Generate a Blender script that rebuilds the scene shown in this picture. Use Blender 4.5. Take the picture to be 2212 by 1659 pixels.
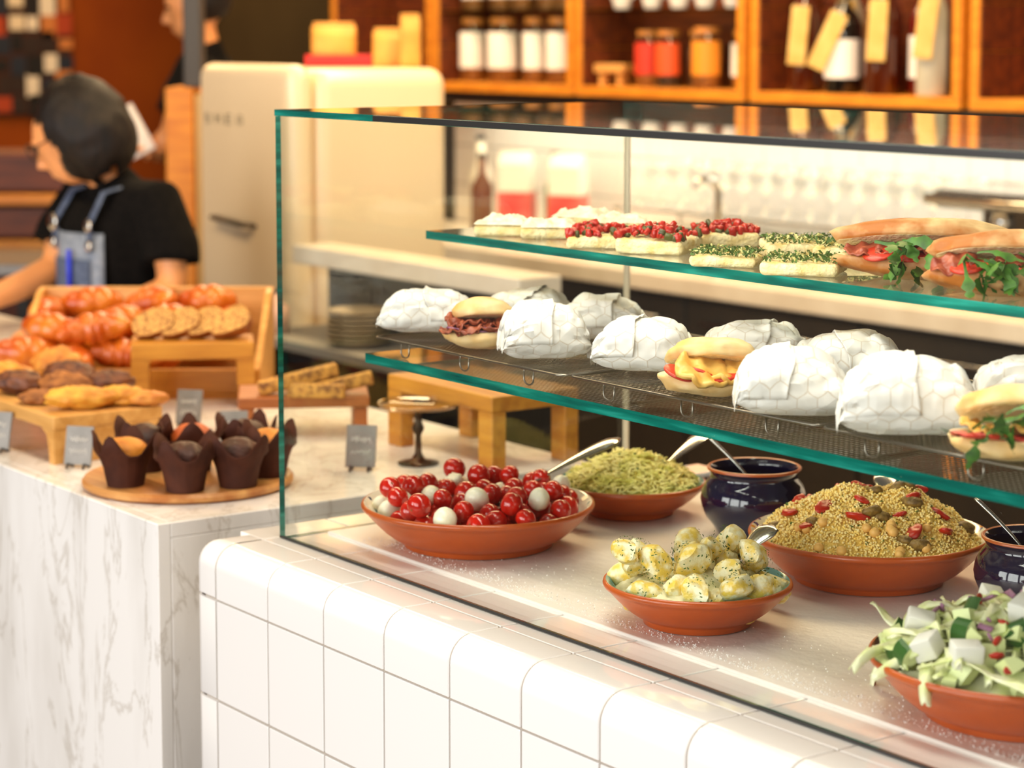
import bpy, bmesh, math, random
from mathutils import Vector, Matrix, noise
R = math.radians
sc = bpy.context.scene
for o in list(bpy.data.objects): bpy.data.objects.remove(o)
col = sc.collection
PI = math.pi
Z0 = 0.92            # counter height
YAW = R(54.0719)
# ------------------------------------------------------------------ camera
cd = bpy.data.cameras.new('camera'); cam = bpy.data.objects.new('camera', cd); col.objects.link(cam)
cam.location = (2.68742, -1.52524, 1.66067)
cam.rotation_euler = (R(90 - 6.032), 0, YAW)
cd.sensor_width = 36; cd.sensor_fit = 'HORIZONTAL'
cd.lens = 4855.1 * 36 / 2212
cd.shift_y = -(829.5 - 581.985) / 2212
cd.clip_start = 0.05; cd.clip_end = 60
cd.dof.use_dof = True; cd.dof.focus_distance = 2.82; cd.dof.aperture_fstop = 4.3
sc.camera = cam
# ------------------------------------------------------------------ view, world, large lights
sc.view_settings.view_transform = 'Standard'; sc.view_settings.look = 'None'
sc.view_settings.gamma = 1; sc.view_settings.use_curve_mapping = False
sc.view_settings.exposure = -0.30
cy = sc.cycles
cy.use_denoising = True; cy.max_bounces = 10; cy.transparent_max_bounces = 40
cy.glossy_bounces = 5; cy.transmission_bounces = 6; cy.diffuse_bounces = 4
cy.caustics_reflective = False; cy.caustics_refractive = False
w = bpy.data.worlds.new('world'); sc.world = w; w.use_nodes = True
w.node_tree.nodes['Background'].inputs[0].default_value = (1.0, 0.90, 0.78, 1)
w.node_tree.nodes['Background'].inputs[1].default_value = 0.16

def area(name, loc, rot, sx, sy, power, color):
    l = bpy.data.lights.new(name, 'AREA'); l.shape = 'RECTANGLE'; l.size = sx; l.size_y = sy
    l.energy = power; l.color = color
    o = bpy.data.objects.new(name, l); o.location = loc; o.rotation_euler = rot; col.objects.link(o)
    return o
# shop-front windows behind the camera (three panes), facing the counter (+Y)
for i, x in enumerate((-1.3, 0.8, 2.9)):
    area('window_daylight', (x, -4.4, 1.75), (R(90), 0, 0), 1.75, 2.3, 140, (1.0, 0.975, 0.955))
# side window, off to the right behind the salad end of the case
area('window_daylight', (5.6, 0.6, 1.9), (R(90), 0, R(90)), 2.4, 2.0, 70, (1.0, 0.95, 0.88))
# unseen overhead lights: over counter; added warm fill for back bar and left room
area('unseen_overhead_light', (0.35, 0.05, 2.75), (R(12), 0, 0), 1.9, 0.35, 46, (1.0, 0.90, 0.76))
area('unseen_overhead_light', (-2.4, 2.3, 3.0), (0, 0, 0), 5.0, 0.5, 230, (1.0, 0.70, 0.38))  # added to warm and brighten the back region
area('unseen_overhead_light', (-1.7, -0.1, 2.9), (R(42), 0, R(12)), 1.4, 0.6, 46, (1.0, 0.70, 0.38))  # added fill, tilted to brighten fridge, woman and croissants
# strip light under the oak shelf boxes
area('strip_light', (-2.5, 3.33, 1.392), (0, 0, 0), 3.7, 0.04, 16, (1.0, 0.88, 0.70))
# light bar of the case, under the black strip along its top front edge
area('case_light_bar', (.92, .128, 1.534), (R(28), 0, 0), 1.5, 0.012, 3.0, (1.0, 0.94, 0.84))
area('unseen_overhead_light', (-6.6, 2.4, 3.1), (0, 0, 0), 1.6, 1.6, 75, (1.0, 0.58, 0.24))  # added orange fill over the left room

# ------------------------------------------------------------------ materials
def lin(h):
    h = h.lstrip('#'); c = [int(h[i:i+2], 16) / 255 for i in (0, 2, 4)]
    return tuple(x / 12.92 if x <= .04045 else ((x + .055) / 1.055) ** 2.4 for x in c) + (1,)
MATS = {}
def mat(name, c, rough=.5, c2=None, scale=20, bump=0, bscale=None, metal=0, coat=0, spec=.5, detail=4, stretch=None, trans=0, sss=0, contrast=(.35, .65), coord='Object', alpha=1, sheen=0):
    if name in MATS: return MATS[name]
    m = bpy.data.materials.new(name); m.use_nodes = True; nt = m.node_tree; N = nt.nodes; L = nt.links
    b = N['Principled BSDF']; b.inputs['Base Color'].default_value = lin(c); b.inputs['Roughness'].default_value = rough
    b.inputs['Metallic'].default_value = metal; b.inputs['Specular IOR Level'].default_value = spec
    b.inputs['Coat Weight'].default_value = coat; b.inputs['Coat Roughness'].default_value = .05
    b.inputs['Transmission Weight'].default_value = trans
    if sss:
        b.inputs['Subsurface Weight'].default_value = sss; b.inputs['Subsurface Radius'].default_value = (.02, .01, .006); b.inputs['Subsurface Scale'].default_value = .4
    vec = None
    if c2 or bump:
        tc = N.new('ShaderNodeTexCoord'); vec = tc.outputs[coord]
        if stretch:
            mp = N.new('ShaderNodeMapping'); mp.inputs['Scale'].default_value = stretch; L.new(vec, mp.inputs['Vector']); vec = mp.outputs[0]
    if c2:
        n = N.new('ShaderNodeTexNoise'); n.inputs['Scale'].default_value = scale; n.inputs['Detail'].default_value = detail; L.new(vec, n.inputs['Vector'])
        r = N.new('ShaderNodeValToRGB'); r.color_ramp.elements[0].position, r.color_ramp.elements[1].position = contrast
        r.color_ramp.elements[0].color = lin(c); r.color_ramp.elements[1].color = lin(c2)
        L.new(n.outputs['Fac'], r.inputs['Fac']); L.new(r.outputs['Color'], b.inputs['Base Color'])
    if bump:
        n2 = N.new('ShaderNodeTexNoise'); n2.inputs['Scale'].default_value = bscale or scale; n2.inputs['Detail'].default_value = 5; L.new(vec, n2.inputs['Vector'])
        bp = N.new('ShaderNodeBump'); bp.inputs['Strength'].default_value = bump; bp.inputs['Distance'].default_value = .004
        L.new(n2.outputs['Fac'], bp.inputs['Height']); L.new(bp.outputs[0], b.inputs['Normal'])
    MATS[name] = m; return m

def glass_mat(name, tint, ior=1.5, gloss=(1, 1, 1), rough=0.0):
    m = bpy.data.materials.new(name); m.use_nodes = True; nt = m.node_tree; N = nt.nodes; L = nt.links
    N.remove(N['Principled BSDF'])
    t = N.new('ShaderNodeBsdfTransparent'); t.inputs[0].default_value = tint + (1,)
    g = N.new('ShaderNodeBsdfGlossy'); g.inputs['Roughness'].default_value = rough; g.inputs[0].default_value = gloss + (1,)
    lw = N.new('ShaderNodeLayerWeight'); lw.inputs[0].default_value = .5      # Schlick reflectance, the same from both sides of the sheet
    pw = N.new('ShaderNodeMath'); pw.operation = 'POWER'; pw.inputs[1].default_value = 5; L.new(lw.outputs['Facing'], pw.inputs[0])
    f = N.new('ShaderNodeMath'); f.operation = 'MULTIPLY_ADD'; f.inputs[1].default_value = .96; f.inputs[2].default_value = .04; L.new(pw.outputs[0], f.inputs[0])
    x = N.new('ShaderNodeMixShader'); L.new(f.outputs[0], x.inputs[0]); L.new(t.outputs[0], x.inputs[1]); L.new(g.outputs[0], x.inputs[2])
    L.new(x.outputs[0], N['Material Output'].inputs[0]); return m
GLASS = glass_mat('clear_glass', (.975, .99, .98))
SHELFGLASS = glass_mat('shelf_glass', (.955, .985, .97), 1.5)
GLASSWARE = glass_mat('glassware', (.982, .986, .982), 1.5)

def edge_mat():
    m = bpy.data.materials.new('green_glass_edge'); m.use_nodes = True; nt = m.node_tree; N = nt.nodes; L = nt.links
    b = N['Principled BSDF']; b.inputs['Roughness'].default_value = .08
    tc = N.new('ShaderNodeTexCoord'); mp = N.new('ShaderNodeMapping'); mp.inputs['Scale'].default_value = (5, 3, 60)
    n = N.new('ShaderNodeTexNoise'); n.inputs['Scale'].default_value = 1.6; n.inputs['Detail'].default_value = 3
    r = N.new('ShaderNodeValToRGB'); e = r.color_ramp.elements
    e[0].position = .3; e[0].color = lin('#03504a'); e[1].position = .75; e[1].color = lin('#2ba898')
    e.new(.55).color = lin('#087a6c')
    L.new(tc.outputs['Object'], mp.inputs[0]); L.new(mp.outputs[0], n.inputs['Vector']); L.new(n.outputs[0], r.inputs[0]); L.new(r.outputs[0], b.inputs['Base Color'])
    b.inputs['Transmission Weight'].default_value = .25; b.inputs['IOR'].default_value = 1.5
    return m
EDGE = edge_mat()

def hex_paper():
    m = bpy.data.materials.new('printed_wrap_paper'); m.use_nodes = True; nt = m.node_tree; N = nt.nodes; L = nt.links
    b = N['Principled BSDF']; b.inputs['Roughness'].default_value = .55; b.inputs['Specular IOR Level'].default_value = .25
    uv = N.new('ShaderNodeTexCoord')
    def vm(op, a, bb=None):
        n = N.new('ShaderNodeVectorMath'); n.operation = op
        for i, s in enumerate((a, bb)):
            if s is None: continue
            if isinstance(s, tuple): n.inputs[i].default_value = s
            else: L.new(s, n.inputs[i])
        return n
    def mm(op, a, bb=None):
        n = N.new('ShaderNodeMath'); n.operation = op
        for i, s in enumerate((a, bb)):
            if s is None: continue
            if isinstance(s, (int, float)): n.inputs[i].default_value = s
            else: L.new(s, n.inputs[i])
        return n.outputs[0]
    nz = N.new('ShaderNodeTexNoise'); nz.inputs['Scale'].default_value = 40; L.new(uv.outputs['UV'], nz.inputs['Vector'])
    off = vm('SCALE', nz.outputs['Color']); off.inputs['Scale'].default_value = .12
    p = vm('ADD', vm('MULTIPLY', uv.outputs['UV'], (44, 44, 0)).outputs[0], off.outputs[0]).outputs[0]
    r_ = (1.0, 1.7320508, 1.0); h_ = (.5, .8660254, 0.0)
    def cell(q):
        n = N.new('ShaderNodeVectorMath'); n.operation = 'MODULO'; L.new(vm('ADD', q, (r_[0]*50, r_[1]*50, 0)).outputs[0], n.inputs[0]); n.inputs[1].default_value = r_
        return vm('SUBTRACT', n.outputs[0], h_).outputs[0]
    a = cell(p); c = cell(vm('SUBTRACT', p, h_).outputs[0])
    la = vm('LENGTH', a).outputs['Value']; lc = vm('LENGTH', c).outputs['Value']
    def hexd(v):
        ab = vm('ABSOLUTE', v).outputs[0]; s = N.new('ShaderNodeSeparateXYZ'); L.new(ab, s.inputs[0])
        d = mm('ADD', mm('MULTIPLY', s.outputs[0], .5), mm('MULTIPLY', s.outputs[1], .8660254))
        return mm('MAXIMUM', s.outputs[0], d)
    da, dc = hexd(a), hexd(c)
    g = mm('MINIMUM', da, dc)
    rp = N.new('ShaderNodeValToRGB'); e = rp.color_ramp.elements
    e[0].position = .455; e[0].color = lin('#e9e5dd'); e[1].position = .482; e[1].color = lin('#d8cdbd')
    L.new(g, rp.inputs[0]); L.new(rp.outputs[0], b.inputs['Base Color'])
    dz = N.new('ShaderNodeTexNoise'); dz.inputs['Scale'].default_value = 18; L.new(uv.outputs['UV'], dz.inputs['Vector'])
    do = vm('SCALE', dz.outputs['Color']); do.inputs['Scale'].default_value = .05
    n2 = N.new('ShaderNodeTexVoronoi'); n2.inputs['Scale'].default_value = 30; L.new(vm('ADD', uv.outputs['UV'], do.outputs[0]).outputs[0], n2.inputs['Vector'])
    bp = N.new('ShaderNodeBump'); bp.inputs['Strength'].default_value = .4; bp.inputs['Distance'].default_value = .008; L.new(n2.outputs[0], bp.inputs['Height']); L.new(bp.outputs[0], b.inputs['Normal'])
    return m
PAPER = hex_paper()

def marble_mat():
    m = bpy.data.materials.new('white_marble'); m.use_nodes = True; nt = m.node_tree; N = nt.nodes; L = nt.links
    b = N['Principled BSDF']; b.inputs['Roughness'].default_value = .16
    tc = N.new('ShaderNodeTexCoord'); mp = N.new('ShaderNodeMapping'); mp.inputs['Rotation'].default_value = (R(20), R(-38), R(15)); mp.inputs['Scale'].default_value = (5.2, 5.2, 1.5)
    L.new(tc.outputs['Object'], mp.inputs[0])
    n = N.new('ShaderNodeTexNoise'); n.inputs['Scale'].default_value = 1.7; n.inputs['Detail'].default_value = 9; n.inputs['Roughness'].default_value = .62; n.inputs['Distortion'].default_value = .6; L.new(mp.outputs[0], n.inputs['Vector'])
    s = N.new('ShaderNodeMath'); s.operation = 'SUBTRACT'; s.inputs[1].default_value = .5; L.new(n.outputs[0], s.inputs[0])
    ab = N.new('ShaderNodeMath'); ab.operation = 'ABSOLUTE'; L.new(s.outputs[0], ab.inputs[0])
    r = N.new('ShaderNodeValToRGB'); e = r.color_ramp.elements
    e[0].position = 0; e[0].color = lin('#d3cdc4'); e[1].position = .022; e[1].color = lin('#eeebe6'); L.new(ab.outputs[0], r.inputs[0])
    n2 = N.new('ShaderNodeTexNoise'); n2.inputs['Scale'].default_value = 1.1; n2.inputs['Detail'].default_value = 5; L.new(mp.outputs[0], n2.inputs['Vector'])
    r2 = N.new('ShaderNodeValToRGB'); r2.color_ramp.elements[0].position = .45; r2.color_ramp.elements[0].color = (1, 1, 1, 1); r2.color_ramp.elements[1].position = .8; r2.color_ramp.elements[1].color = lin('#cdc8c0'); L.new(n2.outputs[0], r2.inputs[0])
    mx = N.new('ShaderNodeMix'); mx.data_type = 'RGBA'; mx.blend_type = 'MULTIPLY'; mx.inputs[0].default_value = .8
    L.new(r.outputs[0], mx.inputs[6]); L.new(r2.outputs[0], mx.inputs[7]); L.new(mx.outputs[2], b.inputs['Base Color'])
    return m
MARBLE = marble_mat()

TILE = mat('white_glazed_tile', '#f2efea', .06, coat=.6)
GROUT = mat('tile_grout', '#a3988a', .9)
PLATE = mat('chilled_plate', '#efe7e1', .38, '#e2d8d0', 5, .25, 60)
FROST = mat('frost_crystals', '#f1efec', .7)
TERRA = mat('glazed_terracotta', '#c4591c', .32, '#ad4a13', 9, .06, 30, coat=.15)
BLUE = mat('cobalt_glaze', '#0d0a20', .07, '#140e2c', 6, coat=.6)
STEEL = mat('polished_steel', '#cfccc6', .16, metal=1)
WIRE = mat('rack_wire', '#8a8378', .3, metal=1)
WOODL = mat('light_oak', '#d9a45c', .45, '#c28a42', 4, .1, 8, stretch=(1.5, 14, 14))
WOODM = mat('warm_oak', '#c98a2c', .45, '#ad6c1a', 4, .1, 8, stretch=(1.5, 14, 14))
WOODD = mat('dark_walnut', '#6e3008', .55, '#4c1d04', 4, .1, 8, stretch=(1.2, 9, 9))
WOODC = mat('shelf_oak', '#d88a22', .5, '#c27214', 4, .08, 8, stretch=(2, 12, 12))
BLACK = mat('black_metal', '#1b1917', .45)
DARK = mat('dark_cabinet', '#26221f', .4, '#1d1a18', 6)
CREAM = mat('cream_enamel', '#f3dcb6', .3, coat=.2)
SLATE = mat('slate_sign', '#77746e', .5, '#8a8680', 30)
CHALK = mat('chalk', '#e9e6df', .9)

# ------------------------------------------------------------------ mesh helpers
class MB:
    def __init__(s): s.V = []; s.F = []; s.I = []; s.U = []
    def add(s, V, F, mi=0, M=None):
        o = len(s.V)
        s.V += [tuple(M @ Vector(v)) if M is not None else tuple(v) for v in V]
        s.F += [tuple(i + o for i in f) for f in F]; s.I += [mi] * len(F)
        return s
    def box(s, x0, x1, y0, y1, z0, z1, mi=0, M=None):
        V = [(x0,y0,z0),(x1,y0,z0),(x1,y1,z0),(x0,y1,z0),(x0,y0,z1),(x1,y0,z1),(x1,y1,z1),(x0,y1,z1)]
        return s.add(V, [(0,3,2,1),(4,5,6,7),(0,1,5,4),(1,2,6,5),(2,3,7,6),(3,0,4,7)], mi, M)
    def bev(s, x0, x1, y0, y1, z0, z1, r=.003, seg=2, mi=0, M=None):
        bm = bmesh.new(); bmesh.ops.create_cube(bm, size=1)
        for v in bm.verts: v.co = Vector(((x0+x1)/2 + v.co.x*(x1-x0), (y0+y1)/2 + v.co.y*(y1-y0), (z0+z1)/2 + v.co.z*(z1-z0)))
        bmesh.ops.bevel(bm, geom=bm.edges[:], offset=r, segments=seg, affect='EDGES', profile=.5)
        bm.verts.index_update()
        s.add([v.co[:] for v in bm.verts], [[v.index for v in f.verts] for f in bm.faces], mi, M); bm.free(); return s
    def lathe(s, prof, n=32, mi=0, M=None, sx=1, sy=1):
        V = []; F = []; rings = []
        for r, z in prof:
            if r < 1e-6: rings.append([len(V)]); V.append((0, 0, z))
            else:
                rings.append(list(range(len(V), len(V)+n)))
                V += [(sx*r*math.cos(2*PI*k/n), sy*r*math.sin(2*PI*k/n), z) for k in range(n)]
        for a, b in zip(rings, rings[1:]):
            for k in range(n):
                k2 = (k+1) % n
                if len(a) == 1 and len(b) == 1: continue
                if len(a) == 1: F.append((a[0], b[k2], b[k]))
                elif len(b) == 1: F.append((a[k], a[k2], b[0]))
                else: F.append((a[k], a[k2], b[k2], b[k]))
        return s.add(V, F, mi, M)
    def tube(s, path, rad, n=8, closed=False, mi=0, M=None, flat=1.0, caps=True, upv=(0,0,1)):
        P = [Vector(p) for p in path]; m = len(P)
        rr = rad if isinstance(rad, (list, tuple)) else [rad]*m
        fl = flat if isinstance(flat, (list, tuple)) else [flat]*m
        V = []; F = []; prev = None
        for i, p in enumerate(P):
            if closed: t = P[(i+1) % m] - P[i-1]
            else: t = P[min(i+1, m-1)] - P[max(i-1, 0)]
            t = t.normalized() if t.length > 1e-9 else Vector((1,0,0))
            u = Vector(upv) if prev is None else prev
            u = u - t*u.dot(t)
            if u.length < 1e-4: u = Vector((1,0,0)) - t*t.x
            if u.length < 1e-4: u = Vector((0,1,0))
            u.normalize(); prev = u; v = t.cross(u)
            V += [tuple(p + (u*math.sin(2*PI*k/n)*fl[i] + v*math.cos(2*PI*k/n))*rr[i]) for k in range(n)]
        for i in range(m if closed else m-1):
            j = (i+1) % m
            for k in range(n):
                k2 = (k+1) % n; F.append((i*n+k, i*n+k2, j*n+k2, j*n+k))
        if not closed and caps:
            F.append(tuple(range(n))[::-1]); F.append(tuple((m-1)*n+k for k in range(n)))
        return s.add(V, F, mi, M)
    def ell(s, c, r, nu=16, nv=10, mi=0, M=None, fn=None):
        V = []; F = []
        for j in range(nv+1):
            ph = -PI/2 + PI*j/nv
            for i in range(nu):
                th = 2*PI*i/nu; d = Vector((math.cos(ph)*math.cos(th), math.cos(ph)*math.sin(th), math.sin(ph)))
                k = fn(d) if fn else 1
                V.append((c[0]+r[0]*d.x*k, c[1]+r[1]*d.y*k, c[2]+r[2]*d.z*k))
        for j in range(nv):
            for i in range(nu):
                i2 = (i+1) % nu; F.append((j*nu+i, j*nu+i2, (j+1)*nu+i2, (j+1)*nu+i))
        return s.add(V, F, mi, M)
    def prism(s, poly, y0, y1, mi=0, M=None):       # polygon in x,z extruded in y
        n = len(poly); V = [(x, y0, z) for x, z in poly] + [(x, y1, z) for x, z in poly]
        F = [tuple(range(n)), tuple(range(2*n-1, n-1, -1))] + [(i, i+n, (i+1) % n + n, (i+1) % n) for i in range(n)]
        return s.add(V, F, mi, M)
    def mesh(s, name, mats, smooth=False, uv=None):
        me = bpy.data.meshes.new(name); me.from_pydata(s.V, [], s.F)
        for m in (mats if isinstance(mats, (list, tuple)) else [mats]): me.materials.append(m)
        me.polygons.foreach_set('material_index', s.I)
        if smooth: me.polygons.foreach_set('use_smooth', [True]*len(me.polygons))
        if uv:
            l = me.uv_layers.new(name='UVMap')
            for lp in me.loops: l.data[lp.index].uv = uv[lp.vertex_index]
        me.update(); 
        return me
    def build(s, name, mats, parent=None, smooth=False, uv=None, loc=None, rot=None, auto=None):
        me = s.mesh(name, mats, smooth, uv); o = bpy.data.objects.new(name, me); col.objects.link(o)
        bm = bmesh.new(); bm.from_mesh(me); bmesh.ops.recalc_face_normals(bm, faces=bm.faces); bm.to_mesh(me); bm.free()
        if parent: o.parent = parent
        if loc is not None: o.location = loc
        if rot is not None: o.rotation_euler = rot
        if auto: me.set_sharp_from_angle(angle=R(auto))
        return o
def tag(o, label, cat, group=None, kind=None):
    o['label'] = label; o['category'] = cat
    if group: o['group'] = group
    if kind: o['kind'] = kind
    return o
def thing(name, label, cat, loc=(0,0,0), rz=0, group=None, kind=None):
    o = bpy.data.objects.new(name, None); col.objects.link(o); o.location = loc; o.rotation_euler = (0, 0, rz)
    o.empty_display_size = .05
    return tag(o, label, cat, group, kind)
def struct(o):
    o['kind'] = 'structure'; return o
def inst(name, me, parent=None, loc=(0,0,0), rot=(0,0,0), scale=None):
    o = bpy.data.objects.new(name, me); col.objects.link(o); o.location = loc; o.rotation_euler = rot
    if parent: o.parent = parent
    if scale: o.scale = scale
    return o
def dup(root, loc, rz=None, label=None, group=None):
    r = root.copy(); col.objects.link(r); r.location = loc
    if rz is not None: r.rotation_euler = (0, 0, rz)
    if label: r['label'] = label
    if group: r['group'] = group
    for ch in list(root.children):
        c = ch.copy(); col.objects.link(c); c.parent = r
        for g in ch.children:
            d = g.copy(); col.objects.link(d); d.parent = c
    return r
def V3(*a): return Vector(a)
def Tm(x=0, y=0, z=0, rx=0, ry=0, rz=0, s=1):
    return Matrix.Translation((x, y, z)) @ Matrix.Rotation(rz, 4, 'Z') @ Matrix.Rotation(ry, 4, 'Y') @ Matrix.Rotation(rx, 4, 'X') @ Matrix.Scale(s, 4)
def nz(p, s=1.0, o=0): return noise.noise(Vector((p[0]*s+o, p[1]*s+o*1.7, p[2]*s-o)))
rng = random.Random(7)

#=PART2
# ================================================================== ROOM
FLOORM = mat('brown_floor', '#4a3120', .5, '#3a2617', 3, stretch=(1, 6, 1))
struct(MB().box(-9, 6, -5, 8, -.05, 0).build('floor', FLOORM))
WB = mat('olive_brown_wall', '#3a2f18', .8, '#322813', 2, spec=.2)
wall_back = struct(MB().box(-6.9, 4, 3.5, 3.62, 0, 3.3).build('wall_back', WB))
WL = mat('rust_orange_wall', '#94460a', .85, '#82390a', 1.5, spec=.2)
struct(MB().box(-8.2, -8, -3, 8, 0, 3.3).build('wall_left', WL))
struct(MB().bev(.010, .066, .02, .12, 1.4905, 3.3, .004, 1).build('trim_1', mat('grey_steel_column', '#3a352f', .5), loc=(-3.50, 1.70, 0), rot=(0, 0, YAW)))
# white tiles above the back bar
wt = MB().bev(-.0735, .0735, -.006, .0, -.0735, .0735, .002, 1).mesh('tile', mat('back_wall_tile', '#f3ece0', .15))
for i in range(34):
    for j in range(4):
        inst('tile', wt, wall_back, (-4.55 + i*.15, 3.5, .995 + j*.15))
# ================================================================== TILED COUNTER
S = .15; ZT = Z0; Z1 = Z0 - .0788; YS = .0777; YG = .110; XG = -.1398; RB = .035
counter = thing('tiled_counter', 'white glazed tile counter with rounded front edge carrying the glass case', 'counter')
def bullnose(off=0.0, n=8):
    p = [(off, 0), (off, ZT - RB)]
    P = [(off, Z1)]
    for i in range(n+1):
        a = PI/2*i/n; P.append((RB - (RB-off)*math.cos(a), ZT - RB + (RB-off)*math.sin(a)))
    P.append((YS, ZT - off)); return P
prof = [(y, z) for y, z in bullnose(.004)]
b = MB(); poly = [(.004, .0)] + prof + [(.9, ZT - .004), (.9, 0)]
V = [(-.188, y, z) for y, z in poly] + [(2.0, y, z) for y, z in poly]; n = len(poly)
b.add(V, [tuple(range(n)), tuple(range(2*n-1, n-1, -1))] + [(i, i+n, (i+1) % n + n, (i+1) % n) for i in range(n)])
b.build('counter_body', GROUT, counter)
g = .0016
tile_me = MB().bev(g, S-g, 0, .008, g, S-g, .0014, 2).mesh('tile', TILE, True); tile_me.set_sharp_from_angle(angle=R(18))
KS = range(-1, 13)
for k in KS:
    for j in range(5):
        inst('tile', tile_me, counter, (k*S, 0, Z1 - S*(j+1)))
# bullnose tile
pr_ = bullnose(0.0, 12); pr_[0] = (0, Z1 + g); pr_[-1] = (YS - g, ZT)
pin = bullnose(.005, 12); pin[0] = (.005, Z1 + g); pin[-1] = (YS - g, ZT - .005)
def strip(x0, x1, e=.0012):
    b = MB(); loop = pr_ + pin[::-1]; n = len(loop); m = len(pr_)
    xs = [x0, x0+e, x1-e, x1]; V = []
    for i, x in enumerate(xs):
        for q, (y, z) in enumerate(loop):
            if i in (0, 3) and q < m:
                # sink the glazed rim slightly so that the joint reads
                y2, z2 = pin[q]; y = y + (y2-y)*.25; z = z + (z2-z)*.25
            V.append((x, y, z))
    F = []
    for i in range(3):
        for q in range(n): F.append((i*n+q, (i+1)*n+q, (i+1)*n+(q+1) % n, i*n+(q+1) % n))
    F.append(tuple(range(n))[::-1]); F.append(tuple(3*n+q for q in range(n)))
    return b.add(V, F)
bn = strip(g, S-g).mesh('bullnose_tile', TILE, True); bn.set_sharp_from_angle(angle=R(45))
bmx = bmesh.new(); bmx.from_mesh(bn); bmesh.ops.recalc_face_normals(bmx, faces=bmx.faces); bmx.to_mesh(bn); bmx.free()
for k in KS: inst('bullnose_tile', bn, counter, (k*S, 0, 0))
top_me = MB().bev(g, S-g, g, S-g, -.008, 0, .0014, 2).mesh('top_tile', TILE, True); top_me.set_sharp_from_angle(angle=R(18))
for k in KS: inst('top_tile', top_me, counter, (k*S, YS, ZT))
# left corner pieces: plan outline with a rounded corner, XL = outer left face
XL = -.220; RC = .026
def outline(d, yend=YS):
    r = max(RC - d, .0005); x0 = XL + d; y0 = d
    P = [(-S - g, y0 + .006), (-S - g, y0), (x0 + r, y0)]
    for i in range(1, 7):
        a = PI/2*i/6; P.append((x0 + r - r*math.sin(a), y0 + r - r*math.cos(a)))
    P.append((x0, yend)); return P
def corner_piece(rings, cap):
    b = MB(); V = []; F = []; m = None
    for d, z in rings:
        o = outline(d); m = len(o); V += [(x, y, z) for x, y in o]
    for i in range(len(rings)-1):
        for q in range(m-1): F.append((i*m+q, i*m+q+1, (i+1)*m+q+1, (i+1)*m+q))
    if cap:
        c = len(V); V.append((-S - g, YS, rings[-1][1])); l = (len(rings)-1)*m
        F.append(tuple(range(l, l+m)) + (c,))
    return b.add(V, F)
for j in range(5):
    za, zb = Z1 - S*(j+1) + g, Z1 - S*j - g
    corner_piece([(.004, za), (.0004, za+.001), (0, za+.002), (0, zb-.002), (.0004, zb-.001), (.004, zb)], False).build('corner_tile', TILE, counter, True, auto=30)
rg = [(.004, Z1+g), (0, Z1+g+.0015), (0, ZT-RB)] + [(RB*(1-math.cos(PI/2*i/8)), ZT-RB+RB*math.sin(PI/2*i/8)) for i in range(1, 9)]
corner_piece(rg, True).build('corner_bullnose_tile', TILE, counter, True, auto=30)
MB().bev(-S-.068, -S-g, YS+g, YS+S-g, ZT-.008, ZT, .0014, 2).build('corner_top_tile', TILE, counter)
for j in range(5): MB().bev(-S-.068, -S-g, YS+S*(j+1)+g, YS+S*(j+2)-g, ZT-.008, ZT, .0014, 2).build('corner_top_tile', TILE, counter)
# chilled plate and the frost on it
plate = tag(MB().bev(-.128, 1.95, .176, .86, ZT-.001, ZT+.004, .002, 2).build('chilled_plate', PLATE), 'pale chilled stone plate under the salad bowls', 'plate')
ZP = ZT + .004
b = MB(); r0 = random.Random(3)
for i in range(2600):
    x = r0.uniform(-.05, 1.5); y = .19 + abs(r0.gauss(0, .02)) + .012*nz((x*9, 0, 0)) + (.0 if r0.random() < .85 else r0.uniform(0, .12))
    s = r0.uniform(.0005, .0016); M = Tm(x, y, ZP + s*.35, r0.uniform(0, 3), r0.uniform(0, 3), r0.uniform(0, 3))
    b.add([(-s,0,0),(s,.2*s,0),(0,s,.3*s),(0,0,s)], [(0,2,1),(0,1,3),(1,2,3),(0,3,2)], 0, M)
tag(b.build('frost_crumbs', FROST), 'white frost crumbs along the front edge of the chilled plate', 'frost', kind='stuff')
# ================================================================== MARBLE COUNTER
mc = thing('marble_counter', 'white marble counter with grey veining left of the tiled counter', 'counter', (-.331, 0, 0))
MB().bev(-3.2, 0, 0, .022, .0, Z0, .0015, 1).build('front_panel', MARBLE, mc)
MB().bev(-3.2, 0, .0222, .834, Z0-.024, Z0, .0015, 1).build('top_slab', MARBLE, mc)
MB().bev(-.024, 0, .0222, .834, 0, Z0-.0242, .0015, 1).build('end_panel', MARBLE, mc)
MB().box(-3.2, -.03, .60, .80, .1, Z0-.03).build('carcass', DARK, mc)
# ================================================================== GLASS CASE
H = .6294; W = .6385
case = thing('glass_display_case', 'frameless glass display case with green edges and two glass shelves', 'display case', (0, 0, ZT))
def pane(name, x0, x1, y0, y1, z0, z1, thin, gm=GLASS, clear=()):
    V = [(x0,y0,z0),(x1,y0,z0),(x1,y1,z0),(x0,y1,z0),(x0,y0,z1),(x1,y0,z1),(x1,y1,z1),(x0,y1,z1)]
    F = {'z': [(0,3,2,1),(4,5,6,7)], 'y': [(0,1,5,4),(2,3,7,6)], 'x': [(1,2,6,5),(3,0,4,7)]}
    b = MB(); b.V = V
    for ax, fs in F.items():
        for f in fs: b.F.append(f); b.I.append(0 if ax == thin or f in clear else 1)
    o = b.build(name, [gm, EDGE], case); return o
XR = 1.72
pane('front_pane', XG-.005, XR, YG-.005, YG+.004, 0.002, H-.0095, 'y')
pane('end_pane', XG-.005, XG+.004, YG+.0045, YG+W, 0.001, H-.0095, 'x', GLASS, ((2,3,7,6), (0,1,5,4)))
pane('end_pane', XR-.009, XR, YG+.0045, YG+W, 0.001, H-.0095, 'x')
pane('top_pane', XG-.006, XR, YG-.006, YG+W, H-.009, H, 'z')
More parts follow.
